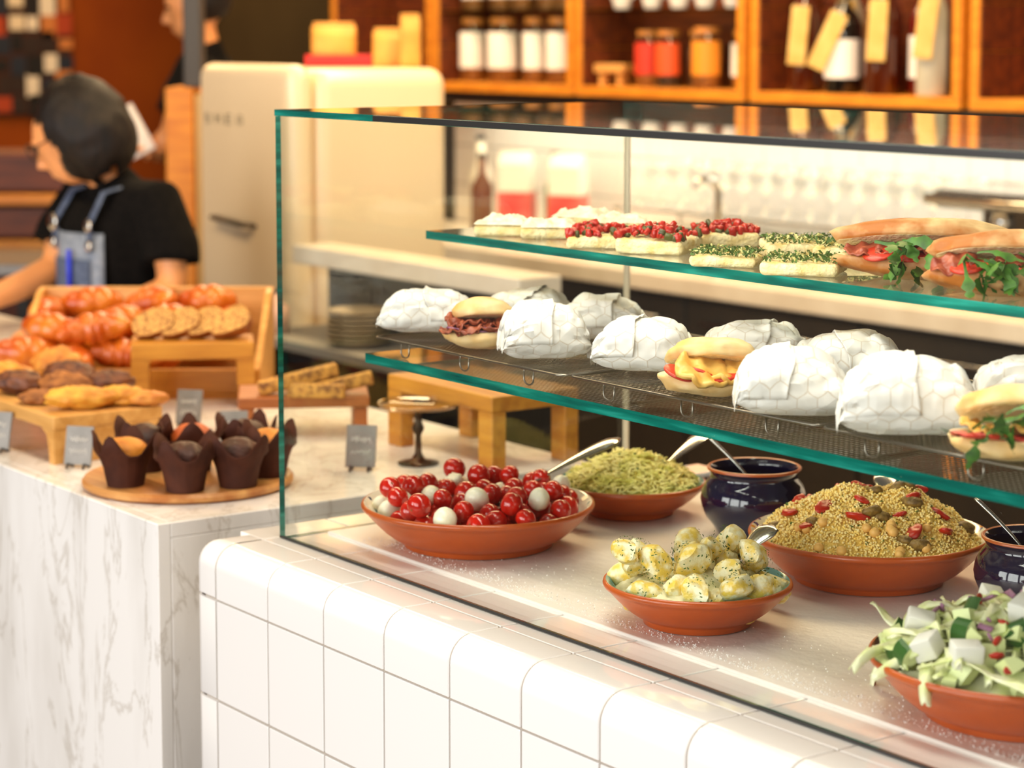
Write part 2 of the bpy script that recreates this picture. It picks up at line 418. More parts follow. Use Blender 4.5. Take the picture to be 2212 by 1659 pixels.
MB().bev(.122, XR-.003, YG-.0085, YG-.0062, H-.0086, H-.0004, .0006, 1).build('edge_strip', BLACK, case)  # black strip along the top pane's front edge, left end excepted
MB().bev(XG-.004, XR-.003, YG-.0062, YG-.0052, 0.001, .0045, .0003, 1).build('bottom_seal', BLACK, case)
MB().bev(XG-.004, XG+.008, YG+W+.0005, YG+W+.006, .001, H-.01, .001, 1).build('lit_edge_strip', mat('lit_edge_cream', '#d8cbb0', .4), case)  # pale strip stands in for bright background seen in the pane's rear edge
ZU = 1.3617 - ZT; ZL = 1.1965 - ZT
pane('glass_shelf', XG+.006, XR-.02, .358, .705, ZU-.0125, ZU, 'z', SHELFGLASS)
pane('glass_shelf', -.057, XR-.02, .20, .725, ZL-.0135, ZL, 'z', SHELFGLASS)
ZU += ZT; ZL += ZT; ZR = ZL + .0255
# wire cooling racks on the lower shelf
def rack(x0, x1, y0, y1, rz, label):
    wd, dp = x1-x0, y1-y0
    t = thing('wire_cooling_rack', label, 'rack', (x0, y0, ZL), rz, 'wire racks on the lower glass shelf')
    h = .0235; r = .0016; c = .012
    P = []
    for cx, cy_, a0 in ((wd-c, c, -90), (wd-c, dp-c, 0), (c, dp-c, 90), (c, c, 180)):
        for i in range(5): a = R(a0 + 90*i/4); P.append((cx + c*math.cos(a), cy_ + c*math.sin(a), h))
    MB().tube(P, .0019, 6, True).build('rim_wire', WIRE, t, True)
    b = MB(); n = int(wd/.0085); m = int(dp/.0085)
    for i in range(1, n): b.tube([(wd*i/n, .001, h), (wd*i/n, dp-.001, h)], .0006, 4)
    for j in range(1, m): b.tube([(.001, dp*j/m, h-.001), (wd-.001, dp*j/m, h-.001)], .0006, 4)
    o = b.build('wire_grid', WIRE, t); o['kind'] = 'stuff'
    fm = MB()
    pts = []
    for i in range(13):
        a = PI*i/12; pts.append((.011*math.cos(a), 0, .0 + .0))
    loop = [(-.011, 0, h-.001), (-.0105, 0, .008)] + [(.0105*-math.cos(PI*i/8), 0, .009-.0075*math.sin(PI*i/8)) for i in range(1, 8)] + [(.0105, 0, .008), (.011, 0, h-.001)]
    me = MB().tube(loop, .0013, 6).mesh('wire_foot', WIRE, True)
    for fx in (.17, .5, .83):
        for fy in (.004, dp-.004): inst('wire_foot', me, t, (wd*fx, fy, 0))
    return t
rack(-.052, .405, .212, .60, R(-.6), 'wire cooling rack at the left end of the lower glass shelf')
rack(.412, .868, .214, .60, R(.3), 'middle wire cooling rack under the roll with melted cheese')
rack(.878, 1.335, .212, .60, R(0), 'wire cooling rack at the right under the rocket roll')
#=PART3
# ================================================================== FOOD HELPERS
BREAD = mat('soft_roll_crust', '#d9a350', .6, '#f0d8a4', 18, .4, 45, contrast=(.35, .7))
CRUMB = mat('bread_crumb', '#efdcae', .85, '#e2c88e', 90, .8, 160)
BAGUETTE = mat('baguette_crust', '#b06418', .55, '#ecca90', 20, .5, 40, contrast=(.42, .72))
FOCACCIA = mat('pale_focaccia', '#f3e2ae', .85, '#dcbb68', 45, 1.0, 150, contrast=(.4, .72))
ROCKET = mat('rocket_green', '#2c5210', .5, '#4a7a1c', 60)
HERB = mat('chopped_herb', '#3d5a1c', .7, '#55702a', 200)
TOM = mat('tomato_skin', '#c61a08', .16, '#a81204', 1.2, coat=.25)
TOMF = mat('tomato_flesh', '#cf3a1c', .3, '#b32410', 90, .3, 120)
HAM = mat('cured_ham', '#a3502c', .45, '#7d3018', 40, .2, 60)
CHEESE = mat('melted_cheese', '#e6bd62', .4, '#d69a3c', 40, .2, 50)
MOZZ = mat('white_mozzarella', '#f3efdb', .3, '#e9e2c4', 30, sss=.15)
FETA = mat('white_feta', '#faf8f0', .6, '#e5e0d0', 60, .4, 90)
CREAMS = mat('cream_spread', '#f3ecd6', .5, '#e2d6b2', 60, .8, 90)
POTATO = mat('potato_flesh', '#e4c24e', .35, '#efe7c0', 1.8, .3, 6, contrast=(.40, .60), detail=8)
DRESS = mat('creamy_dressing', '#e9e3c0', .4, '#d6cf9a', 60, .4, 90)
GOLD = mat('couscous_grain', '#f2cc60', .6, '#f6dc90', 120)
CHICK = mat('chickpea', '#dba24e', .5, '#e6b768', 40)
PEPPER = mat('red_pepper', '#c22a12', .3, '#a01a0a', 40)
OLIVEG = mat('braised_vegetable', '#8a6a2a', .5, '#5a4018', 2, .4, 4)
LETT = mat('pale_lettuce', '#f7f5d6', .35, '#dde496', 40, .2, 60)
LETTG = mat('green_lettuce', '#c6d668', .35, '#eef0c0', 40, .2, 60)
CUKE = mat('cucumber_flesh', '#e4eab4', .35, '#d0dc8e', 60)
CUKES = mat('cucumber_skin', '#2d5a1e', .35)
ONION = mat('red_onion', '#6b2450', .4, '#b98aa6', 90)
PASTA = mat('herbed_orzo', '#e8d468', .5, '#c8b448', 60, contrast=(.4, .75))

def heap_pack(n, r, surf, Rmax, seed, k=14, jit=.12, boxr=None):
    """drop n balls of radius r into a bowl, each at the lowest of k tries; returns (x, y, z, r)"""
    q = random.Random(seed); P = []
    for i in range(n):
        best = None
        ri = r*(1 + q.uniform(-jit, jit))
        for t in range(k):
            a = q.uniform(0, 2*PI); d = (Rmax-ri*.6)*math.sqrt(q.random()); x, y = d*math.cos(a), d*math.sin(a)
            z = surf(math.hypot(x, y)) + ri
            for (px, py, pz, pr2) in P:
                dd = (px-x)**2 + (py-y)**2; s = (ri+pr2)*.96
                if dd < s*s: z = max(z, pz + math.sqrt(s*s-dd))
            sc_ = z + .25*d*0
            if best is None or sc_ < best[0]: best = (sc_, x, y, z)
        P.append((best[1], best[2], best[3], ri))
    return P

# ---- terracotta bowls
DOTS = {}
def interior_mat(name, base, d1, d2, scale):
    m = bpy.data.materials.new(name); m.use_nodes = True; nt = m.node_tree; N = nt.nodes; L = nt.links
    b = N['Principled BSDF']; b.inputs['Roughness'].default_value = .12
    tc = N.new('ShaderNodeTexCoord'); v = N.new('ShaderNodeTexVoronoi'); v.inputs['Scale'].default_value = scale; L.new(tc.outputs['Object'], v.inputs['Vector'])
    r = N.new('ShaderNodeValToRGB'); e = r.color_ramp.elements; r.color_ramp.interpolation = 'CONSTANT'
    e[0].position = 0; e[0].color = (1, 1, 1, 1); e[1].position = .27; e[1].color = (0, 0, 0, 1); L.new(v.outputs['Distance'], r.inputs[0])
    r2 = N.new('ShaderNodeValToRGB'); r2.color_ramp.interpolation = 'CONSTANT'; r2.color_ramp.elements[0].color = lin(d1); r2.color_ramp.elements[1].position = .5; r2.color_ramp.elements[1].color = lin(d2)
    L.new(v.outputs['Color'], r2.inputs[0])
    mx = N.new('ShaderNodeMix'); mx.data_type = 'RGBA'; L.new(r.outputs[0], mx.inputs[0]); mx.inputs[6].default_value = lin(base); L.new(r2.outputs[0], mx.inputs[7]); L.new(mx.outputs[2], b.inputs['Base Color'])
    return m
INT1 = interior_mat('cream_glaze_blue_dots', '#e9e2cf', '#2c3f66', '#4a8a96', 62)
INT2 = interior_mat('cream_glaze_yellow_flowers', '#e9e2cf', '#d9962c', '#3a3f7a', 45)
INT3 = interior_mat('teal_glaze', '#5f8f92', '#2f5560', '#8ab0ac', 30)
INT4 = interior_mat('dark_brown_glaze', '#4a2f22', '#2f1c12', '#5a4030', 30)
def bowl(label, loc, Rr, h, Rf, inner):
    t = thing('terracotta_bowl', label, 'bowl', loc, 0, 'terracotta salad bowls on the chilled plate')
    outp = [(0, .001), (Rf*.9, .001), (Rf*.93, 0), (Rf, .002), (Rf*1.0, .007), (Rf*1.05, .0105)]
    for i in range(1, 9):
        f = i/8; outp.append((Rf*1.05 + (Rr-.004-Rf*1.05)*f**.8, .0105 + (h-.0195)*f**1.12))
    outp += [(Rr-.001, h-.0075), (Rr, h-.0045), (Rr-.001, h-.001), (Rr-.004, h)]
    MB().lathe(outp, 72).build('body', TERRA, t, True)
    inp = [(Rr-.004, h), (Rr-.008, h-.0015)]
    for i in range(1, 9):
        f = i/8; inp.append((Rr-.008 - (Rr-.008-Rf*.8)*f, h-.0015 - (h-.008)*math.sin(f*PI/2)))
    inp.append((0, .0062))
    MB().lathe(inp, 72).build('glazed_interior', inner, t, True)
    def surf(r):
        if r < Rf*.8: return .0065
        f = (Rr-.008-r)/(Rr-.008-Rf*.8); return h - .0015 - (h-.008)*math.sin(max(0, min(1, f))*PI/2)
    return t, surf

def spoon(label, p0, p1, w=.013, thin=False, group='metal serving spoons in the bowls', rim=None):
    """serving spoon: bowl end at p0 (in the food), handle tip at p1"""
    a, e = Vector(p0), Vector(p1); L_ = (e-a).length
    t = thing('serving_spoon', label, 'spoon', a, 0, group)
    d = (e-a).normalized(); side = d.cross(Vector((0,0,1))).normalized(); up = side.cross(d)
    pts = []; rad = []
    for i in range(17):
        f = i/16; pts.append(a + d*L_*f + up*(.004*math.sin(f*PI)) - a)
        ww = .0035 + (w-.0035)*min(1, max(0, (f-.3)/.5))**1.2
        if f > .9: ww *= math.sqrt(max(.05, 1-((f-.9)/.1)**2*.9))
        if thin: ww = .0025 + .002*f
        rad.append(ww)
    MB().tube(pts, rad, 12, flat=[.28 if not thin else .5]*17, upv=tuple(up)).build('handle', STEEL, t, True)
    M = Matrix.Translation(-d*.025) @ Matrix((tuple(d)+(0,), tuple(side)+(0,), tuple(up)+(0,), (0,0,0,1))).transposed()
    if not thin: MB().ell((0,0,0), (.032, .02, .006), 16, 8, 0, M).build('spoon_bowl', STEEL, t, True)
    else: MB().ell((0,0,0), (.016, .011, .004), 12, 8, 0, M).build('spoon_bowl', STEEL, t, True)
    return t

# ================================================================== BOWLS ON THE PLATE
# 1 tomato + mozzarella
BT = (.074, .308, ZP); tb, sf = bowl('large terracotta bowl heaped with cherry tomatoes and mozzarella', BT, .169, .064, .108, INT1)
tm = MB().ell((0,0,0), (1, 1, .93), 20, 14, fn=lambda d: 1 - .09*max(0, d.z)**14 - .03*max(0,-d.z)**8).mesh('cherry_tomato', TOM, True)
calyx = MB().add([(.0,.0,.90)] + [(.13*math.cos(i*PI/5)*(1 if i % 2 else .45), .13*math.sin(i*PI/5)*(1 if i % 2 else .45), .89) for i in range(10)], [(0, 1+i, 1+(i+1) % 10) for i in range(10)]).mesh('stem_scar', mat('stem_scar_brown', '#7a5a20', .7))
ball = MB().ell((0,0,0), (1, 1, .9), 18, 12, fn=lambda d: 1 + .06*nz(d, 1.6, 3)).mesh('mozzarella_ball', MOZZ, True)
cut = MB().ell((0,0,0), (1.05, .8, .8), 14, 10, fn=lambda d: (1 + .12*nz(d, 1.5, 9)) if d.x < .45 else .5/max(d.x, .45)*1.02).mesh('mozzarella_half', MOZZ, True)
P = heap_pack(112, .0166, sf, .152, 5, 20)
q = random.Random(11)
for i, (x, y, z, r) in enumerate(P):
    near = x*math.sin(YAW) - y*math.cos(YAW)          # + towards the camera
    lump = math.hypot(x-.045, y+.02) < .038 or math.hypot(x+.07, y+.105) < .03
    if (lump and q.random() < .7) or q.random() < .10:
        half = q.random() < .35
        o = inst('mozzarella_ball', cut if half else ball, None, (BT[0]+x, BT[1]+y, BT[2]+z), (q.uniform(0, 6), q.uniform(0, 6), q.uniform(0, 6)), (r, r, r))
        tag(o, 'small white mozzarella ball among the cherry tomatoes in the large bowl', 'mozzarella', 'mozzarella balls in the tomato bowl')
    else:
        o = inst('cherry_tomato', tm, None, (BT[0]+x, BT[1]+y, BT[2]+z), (q.uniform(0, 6), q.uniform(0, 6), q.uniform(0, 6)), (r, r, r))
        tag(o, 'shiny red cherry tomato heaped in the large mozzarella bowl', 'tomato', 'cherry tomatoes in the large bowl')
        inst('stem_scar', calyx, o)
spoon('silver spoon leaning on the back rim of the tomato bowl', (.075, .36, ZP+.062), (.056, .582, ZP+.123), .016)
# 2 herbed orzo
BP = (.039, .619, ZP); pb, sf2 = bowl('small terracotta bowl of green herbed pasta behind the tomatoes', BP, .117, .052, .066, INT3)
def mound(r, Rm, h0, hm, p=1.6): return h0 + hm*max(0, 1-(r/Rm)**p)
b = MB(); q = random.Random(21)
b2 = MB()
for i in range(30):
    pass
b2.lathe([(.104, .034), (.095, .042), (.075, .058), (.045, .073), (.02, .081), (0, .083)], 40)
core = b2.build('herbed_pasta', PASTA, None, True, loc=(BP[0], BP[1], BP[2]+.006))
for i in range(1500):
    a = q.uniform(0, 2*PI); rr = .1*math.sqrt(q.random()); x, y = rr*math.cos(a), rr*math.sin(a)
    z = mound(rr, .108, .036, .05) + .006*nz((x*60, y*60, 1)) + q.uniform(-.002, .005)
    th = q.uniform(0, 2*PI); L_ = q.uniform(.006, .013); e = q.uniform(-.5, .5); c = q.uniform(-.003, .003)
    dx, dy = math.cos(th), math.sin(th)
    b.tube([(x-dx*L_, y-dy*L_, z-e*L_), (x-dy*c, y+dx*c, z+.001), (x+dx*L_, y+dy*L_, z+e*L_)], [.0011, .0017, .0011], 5)
o = b.build('pasta_strands', mat('orzo_strand', '#fbee9c', .45, '#dcd466', 30, contrast=(.42, .62)), core, True); o['kind'] = 'stuff'
b = MB()
for i in range(150):
    a = q.uniform(0, 2*PI); rr = .1*math.sqrt(q.random()); x, y = rr*math.cos(a), rr*math.sin(a); z = mound(rr, .108, .036, .05) + .006*nz((x*60, y*60, 1)) + .005
    s = q.uniform(.001, .003); b.add([(-s,0,0),(s,0,0),(0,s,.001),(0,-s,-.001)], [(0,1,2),(0,3,1)], 0, Tm(x, y, z, q.uniform(-1,1), q.uniform(-1,1), q.uniform(0,6)))
o = b.build('herb_flakes', HERB, core); o['kind'] = 'stuff'
tag(core, 'mound of yellow-green herbed pasta in the small rear bowl', 'pasta', kind='stuff')
spoon('silver spoon handle rising behind the herbed pasta mound', (.04, .66, ZP+.05), (-.005, .813, ZP+.098), .016)
# 3 dark blue pots
def pot(label, loc, s=1.0, zs=.86):
    t = thing('blue_glazed_pot', label, 'pot', loc, 0, 'dark blue round-bellied pots')
    p = [(0, .001), (.05, 0), (.053, .003), (.06, .018), (.071, .034), (.077, .052), (.0785, .064), (.0765, .078), (.071, .091), (.0645, .1005), (.0635, .106), (.0655, .111), (.069, .1155)]
    MB().lathe([(r*s, z*s*zs) for r, z in p], 64).build('belly', BLUE, t, True)
    MB().lathe([(r*s, z*s*zs) for r, z in [(.069, .1155), (.0695, .1185), (.067, .1205), (.0645, .119)]], 64).build('rim', mat('bare_clay_rim', '#a5501e', .35, coat=.3), t, True)
    MB().lathe([(r*s, z*s*zs) for r, z in [(.0645, .119), (.061, .113), (.0595, .104), (.064, .09), (.072, .066), (.066, .03), (.045, .012), (0, .011)]], 48).build('glazed_interior', BLUE, t, True)
    MB().lathe([(r*s, z*s*zs) for r, z in [(.0705, .06), (.03, .061), (0, .0605)]], 40).build('dressing', mat('dark_dressing', '#2a1a12', .15), t, True)
    return t
PA = (.263, .671, ZP); pot('dark blue glazed pot between the herbed pasta and the couscous', PA)
spoon('thin spoon standing in the blue pot near the pasta', (PA[0]+.02, PA[1]+.01, ZP+.05), (.197, .640, ZP+.140), .006, True, 'thin spoons in the blue pots')
PB = (.809, .657, ZP); pot('dark blue glazed pot at the right edge beside the couscous', PB, .98)
spoon('thin spoon standing in the blue pot at the right edge', (PB[0]+.01, PB[1]+.0, ZP+.055), (.7325, .628, ZP+.140), .006, True, 'thin spoons in the blue pots')
# 4 potato salad
BO = (.592, .280, ZP); ob, sf4 = bowl('small terracotta bowl of potato salad nearest the front glass', BO, .119, .056, .068, INT3)
P = heap_pack(34, .0205, sf4, .106, 8, 30)
q = random.Random(5); vars_ = []
for v in range(5):
    rv = random.Random(300+v); pl = [(Vector((rv.uniform(-1,1), rv.uniform(-1,1), rv.uniform(-1,1))).normalized(), rv.uniform(.42, .75)) for _ in range(6)]
    def fn(d, pl=pl, v=v):
        k = 1 + .16*nz(d, 1.2, v*3.1)
        for nrm, lim in pl:
            c = d.dot(nrm)
            if c > .01: k = min(k, lim/c)
        return k + .03*nz(d, 4, v)
    b = MB().ell((0,0,0), (1.25, .95, .9), 24, 16, fn=fn); vars_.append(b)
meP = [v.mesh('potato_chunk', [POTATO], True) for v in vars_]
for me in meP: me.set_sharp_from_angle(angle=R(32))
b = MB(); V = [(0, 0, .072)]; F = []; na = 48
for i in range(1, 19):
    rr = .106*i/18
    for k in range(na):
        a = 2*PI*k/na; x, y = rr*math.cos(a), rr*math.sin(a); V.append((x, y, .044 + .028*(1-(rr/.106)**2) + .007*nz((x*55, y*55, 1)) + .004*nz((x*120, y*120, 4))))
for k in range(na): F.append((0, 1+k, 1+(k+1) % na))
for i in range(17):
    for k in range(na): F.append((1+i*na+k, 1+(i+1)*na+k, 1+(i+1)*na+(k+1) % na, 1+i*na+(k+1) % na))
o = b.add(V, F).build('creamy_dressing', DRESS, None, True, loc=BO)
tag(o, 'creamy herb dressing between the potato chunks', 'dressing', kind='stuff')
hb = MB(); rh = random.Random(2)
for i in range(80):
    u = rh.uniform(-1, 1); a = rh.uniform(0, 2*PI); s = math.sqrt(1-u*u); d = Vector((s*math.cos(a), s*math.sin(a), u))
    z_ = rh.uniform(.03, .08); M = Matrix.Translation((d.x*1.06, d.y*.84, d.z*.8)) @ d.to_track_quat('Z', 'Y').to_matrix().to_4x4() @ Matrix.Rotation(rh.uniform(0, 6), 4, 'Z')
    hb.add([(-z_, -z_*.5, .02), (z_, -z_*.4, .04), (z_*.9, z_*.5, .02), (-z_*.9, z_*.4, .05)], [(0,1,2,3)], 0, M)
meH = hb.mesh('chive_flecks', HERB)
for i, (x, y, z, r) in enumerate(P):
    v = i % 5; s = r*q.uniform(.95, 1.2)
    o = inst('potato_chunk', meP[v], None, (BO[0]+x, BO[1]+y, BO[2]+z), (q.uniform(-.6,.6), q.uniform(-.6,.6), q.uniform(0, 6)), (s, s, s))
    tag(o, 'herbed potato chunk in creamy dressing in the potato salad bowl', 'potato', 'potato chunks in the potato salad')
    inst('chive_flecks', meH, o)
spoon('silver spoon handle behind the potato salad', (.585, .33, ZP+.05), (.577, .418, ZP+.103), .019)
# 5 couscous
BC = (.558, .613, ZP); cb, sf5 = bowl('large terracotta bowl heaped with couscous salad', BC, .163, .068, .1, INT2)
q = random.Random(31)
def cz(x, y):
    r = math.hypot(x, y); u = x*math.cos(YAW)+y*math.sin(YAW)
    h = .057 + .058*max(0, 1-(r/.150)**2.6) + .010*nz((x*22, y*22, 2)) + .005*nz((x*60, y*60, 5))
    h += .016*math.exp(-((u-.055)**2+(r*r-u*u))/.0016) + .010*math.exp(-((u+.035)**2+(r*r-u*u))/.002)
    return h
b = MB(); nr = 26; na = 60; V = [(0,0,cz(0,0)-.002)]; F = []
for i in range(1, nr+1):
    rr = .147*i/nr
    for k in range(na): a = 2*PI*k/na; x, y = rr*math.cos(a), rr*math.sin(a); V.append((x, y, cz(x, y) - .002))
for k in range(na): F.append((0, 1+k, 1+(k+1) % na))
for i in range(nr-1):
    for k in range(na): F.append((1+i*na+k, 1+(i+1)*na+k, 1+(i+1)*na+(k+1) % na, 1+i*na+(k+1) % na))
b.add(V, F); core = b.build('couscous', mat('couscous_bed', '#ecc868', .7, '#d8ac48', 60, .8, 200), None, True, loc=BC)
ico = []; bm = bmesh.new(); bmesh.ops.create_icosphere(bm, subdivisions=1, radius=1); IV = [v.co[:] for v in bm.verts]; IF = [[v.index for v in f.verts] for f in bm.faces]; bm.free()
bb = [MB(), MB()]
for i in range(9500):
    a = q.uniform(0, 2*PI); rr = .147*math.sqrt(q.random()); x, y = rr*math.cos(a), rr*math.sin(a); s = q.uniform(.0011, .002)
    o = len(bb[i % 2].V); z = cz(x, y) + q.uniform(-.002, .0022); T = bb[0 if q.random() < .6 else 1]; o = len(T.V)
    T.V += [(x+v[0]*s, y+v[1]*s, z+v[2]*s) for v in IV]; T.F += [tuple(j+o for j in f) for f in IF]; T.I += [0]*len(IF)
o = bb[0].build('couscous_grains', GOLD, core, True); o['kind'] = 'stuff'
o = bb[1].build('couscous_grains', mat('couscous_grain_pale', '#f8e6aa', .6, '#ecd080', 90), core, True); o['kind'] = 'stuff'
b = MB()
for i in range(130):
    a = q.uniform(0, 2*PI); rr = .147*math.sqrt(q.random()); x, y = rr*math.cos(a), rr*math.sin(a); s = q.uniform(.0015, .004)
    b.add([(-s,-s*.6,0),(s,-s*.5,.001),(s*.8,s*.6,0),(-s*.8,s*.5,.001)], [(0,1,2,3)], 0, Tm(x, y, cz(x, y)+.002, q.uniform(-.8,.8), q.uniform(-.8,.8), q.uniform(0,6)))
o = b.build('parsley_flakes', HERB, core); o['kind'] = 'stuff'
tag(core, 'golden couscous mound in the large bowl beside the blue pots', 'couscous', kind='stuff')
chunk = MB().ell((0,0,0), (1, .6, .3), 16, 10, fn=lambda d: 1+.35*nz(d, 1.6, 2)).mesh('pepper_piece', PEPPER, True)
chunk2 = MB().ell((0,0,0), (1, .75, .55), 14, 10, fn=lambda d: 1+.2*nz(d, 1.5, 4)).mesh('vegetable_piece', OLIVEG, True)
cp = MB().ell((0,0,0), (1, .95, .95), 14, 10, fn=lambda d: 1 - .12*math.exp(-((d.x-.7)**2+d.y**2)*8)).mesh('chickpea', CHICK, True)
spots = [(-.095,-.035),(-.075,-.06),(-.11,.0),(-.06,-.09),(-.02,.0),(-.035,.03),(.02,-.035),(.05,-.07),(.075,-.02),(.09,.04),(.03,.06),(-.005,-.08),(.11,-.03),(-.05,.08),(.06,.02),(.0,-.115),(.12,.02),(-.085,.03)]
for i, (x, y) in enumerate(spots):
    s = q.uniform(.010, .018)
    o = inst('pepper_piece', chunk, None, (BC[0]+x, BC[1]+y, BC[2]+cz(x, y)+.003), (q.uniform(-.6,.6), q.uniform(-.6,.6), q.uniform(0,6)), (s, s, s))
    tag(o, 'red pepper piece poking out of the couscous', 'pepper', 'red pepper pieces in the couscous')
for i in range(15):
    a = q.uniform(0, 2*PI); rr = .14*math.sqrt(q.random()); x, y = rr*math.cos(a), rr*math.sin(a); s = q.uniform(.010, .016)
    o = inst('vegetable_piece', chunk2, None, (BC[0]+x, BC[1]+y, BC[2]+cz(x, y)+.002), (q.uniform(-.6,.6), q.uniform(-.6,.6), q.uniform(0,6)), (s, s, s))
    tag(o, 'olive brown braised vegetable piece in the couscous', 'vegetable', 'braised vegetable pieces in the couscous')
for i in range(15):
    a = R(-36) + q.gauss(0, .55) - .25; rr = q.uniform(.105, .143); x, y = rr*math.cos(a), rr*math.sin(a); s = q.uniform(.0058, .0072)
    o = inst('chickpea', cp, None, (BC[0]+x, BC[1]+y, BC[2]+cz(x, y)+.004), (q.uniform(0,6), q.uniform(0,6), q.uniform(0,6)), (s, s, s))
    tag(o, 'round tan chickpea at the front of the couscous', 'chickpea', 'chickpeas in the couscous')
spoon('silver spoon handle behind the couscous mound', (.55, .66, ZP+.07), (.4755, .727, ZP+.118), .019)
# 6 feta salad
BS = (1.09, .313, ZP); sb, sf6 = bowl('large terracotta bowl of feta and cucumber salad at the lower right', BS, .165, .068, .104, INT4)
q = random.Random(41)
def sz(x, y): r = math.hypot(x, y); return .056 + .05*max(0, 1-(r/.155)**2)
core = MB().lathe([(.153, .058), (.13, .060), (.11, .066), (.09, .072), (.07, .078), (.05, .083), (.03, .087), (.015, .089), (0, .09)], 48).build('lettuce_bed', LETT, None, True, loc=BS)
for v in core.data.vertices: v.co.z += .014*nz(v.co, 45, 2) + .008*nz(v.co, 90, 4)
tag(core, 'bed of shredded lettuce filling the feta salad bowl', 'lettuce', kind='stuff')
def ribbon(Lr, wd, amp, seed):
    qq = random.Random(seed); V = []; n = 14; b = MB(); uvv = []
    for i in range(n):
        f = i/(n-1); x = (f-.5)*Lr; bend = -amp*(2*f-1)**2 + .004*math.sin(f*9+seed); yy = .25*Lr*math.sin(f*2.2+seed)*.5
        ww = wd*(.6+.4*math.sin(PI*f))
        for k in (-1, -.33, .33, 1): V.append((x, yy + k*ww, bend + .003*math.sin(k*3+f*7+seed) - .004*k*k))
    F = [(i*4+k, (i+1)*4+k, (i+1)*4+k+1, i*4+k+1) for i in range(n-1) for k in range(3)]
    b.add(V, F); return b
rib = []
for v in range(6):
    me = ribbon(.07 + .012*v, .0045 + .002*(v % 3), .012 + .006*(v % 2), v*1.3).mesh('lettuce_shred', LETT if v % 3 else LETTG, True)
    rib.append(me)
mods = []
for i in range(120):
    a = q.uniform(0, 2*PI); rr = .14*math.sqrt(q.random()); x, y = rr*math.cos(a), rr*math.sin(a)
    if i < 45: a = R(180+20) + q.uniform(-.9, .9); rr = q.uniform(.02, .118); x, y = rr*math.cos(a), rr*math.sin(a)
    o = inst('lettuce_shred', rib[q.randrange(6)], None, (BS[0]+x, BS[1]+y, BS[2]+sz(x, y)+.002+q.uniform(0,.016)), (q.uniform(-.35,.35), q.uniform(-.3,.3), q.uniform(0,6)))
    m = o.modifiers.new('thickness', 'SOLIDIFY'); m.thickness = .0012
    tag(o, 'pale green lettuce shred lying in the feta salad', 'lettuce', 'lettuce shreds in the feta salad')
o = inst('lettuce_shred', rib[4], None, (BS[0]-.168, BS[1]-.035, BS[2]+.036), (R(5), R(-62), R(20)))
o.modifiers.new('thickness', 'SOLIDIFY').thickness = .001
tag(o, 'long lettuce shred hanging over the left rim of the salad bowl', 'lettuce', 'lettuce shreds in the feta salad')
fc = MB().bev(-1, 1, -.85, .85, -.8, .8, .16, 2).mesh('feta_cube', FETA, True)
for i, (x, y) in enumerate([(-.03,.06),(.0,.085),(.035,.055),(-.005,.03),(.06,.02),(.02,-.02),(-.07,-.085),(-.02,-.125),(.03,-.12),(-.09,.05),(.085,-.05),(-.06,.1)]):
    s = q.uniform(.0135, .018)
    o = inst('feta_cube', fc, None, (BS[0]+x, BS[1]+y, BS[2]+sz(x, y)+.02), (q.uniform(-.5,.5), q.uniform(-.5,.5), q.uniform(0,6)), (s, s, s))
    tag(o, 'white feta cube on the cucumber salad', 'cheese', 'feta cubes in the salad bowl')
cu = MB(); cu.add([(0,0,-1)]+[(1.6*math.cos(R(90*i/6)), 1.6*math.sin(R(90*i/6)), -1) for i in range(7)]+[(0,0,1)]+[(1.6*math.cos(R(90*i/6)), 1.6*math.sin(R(90*i/6)), 1) for i in range(7)],
   [tuple(range(8))[::-1], tuple(range(8, 16))]+[(0,1,9,8),(7,0,8,15)])
cu.add([(1.6*math.cos(R(90*i/6)), 1.6*math.sin(R(90*i/6)), z) for z in (-1, 1) for i in range(7)], [(i, i+1, i+8, i+7) for i in range(6)], 1)
cum = cu.mesh('cucumber_chunk', [CUKE, CUKES])
for i in range(64):
    a = R(-40)+q.gauss(0, 1.1); rr = .146*math.sqrt(q.random()); x, y = rr*math.cos(a), rr*math.sin(a); s = q.uniform(.0085, .0125)
    o = inst('cucumber_chunk', cum, None, (BS[0]+x, BS[1]+y, BS[2]+sz(x, y)+.010), (q.uniform(0,6), q.uniform(0,6), q.uniform(0,6)), (s, s, s))
    tag(o, 'cucumber chunk with dark green skin in the feta salad', 'cucumber', 'cucumber chunks in the feta salad')
on = MB().bev(-1, 1, -.4, .4, -.18, .18, .1, 1).mesh('onion_piece', ONION, True)
for i in range(26):
    a = q.uniform(0, 2*PI); rr = .14*math.sqrt(q.random()); x, y = rr*math.cos(a), rr*math.sin(a); s = q.uniform(.006, .010)
    o = inst('onion_piece', on, None, (BS[0]+x, BS[1]+y, BS[2]+sz(x, y)+.021), (q.uniform(-1,1), q.uniform(-1,1), q.uniform(0,6)), (s, s, s))
    tag(o, 'chopped red onion piece in the feta salad', 'onion', 'red onion pieces in the feta salad')
for i in range(10):
    a = q.uniform(0, 2*PI); rr = .14*math.sqrt(q.random()); x, y = rr*math.cos(a), rr*math.sin(a); s = q.uniform(.007, .010)
    o = inst('pepper_piece', chunk, None, (BS[0]+x, BS[1]+y, BS[2]+sz(x, y)+.02), (q.uniform(-1,1), q.uniform(-1,1), q.uniform(0,6)), (s, s, s))
    tag(o, 'bright red pepper piece in the feta salad', 'pepper', 'red pepper pieces in the feta salad')
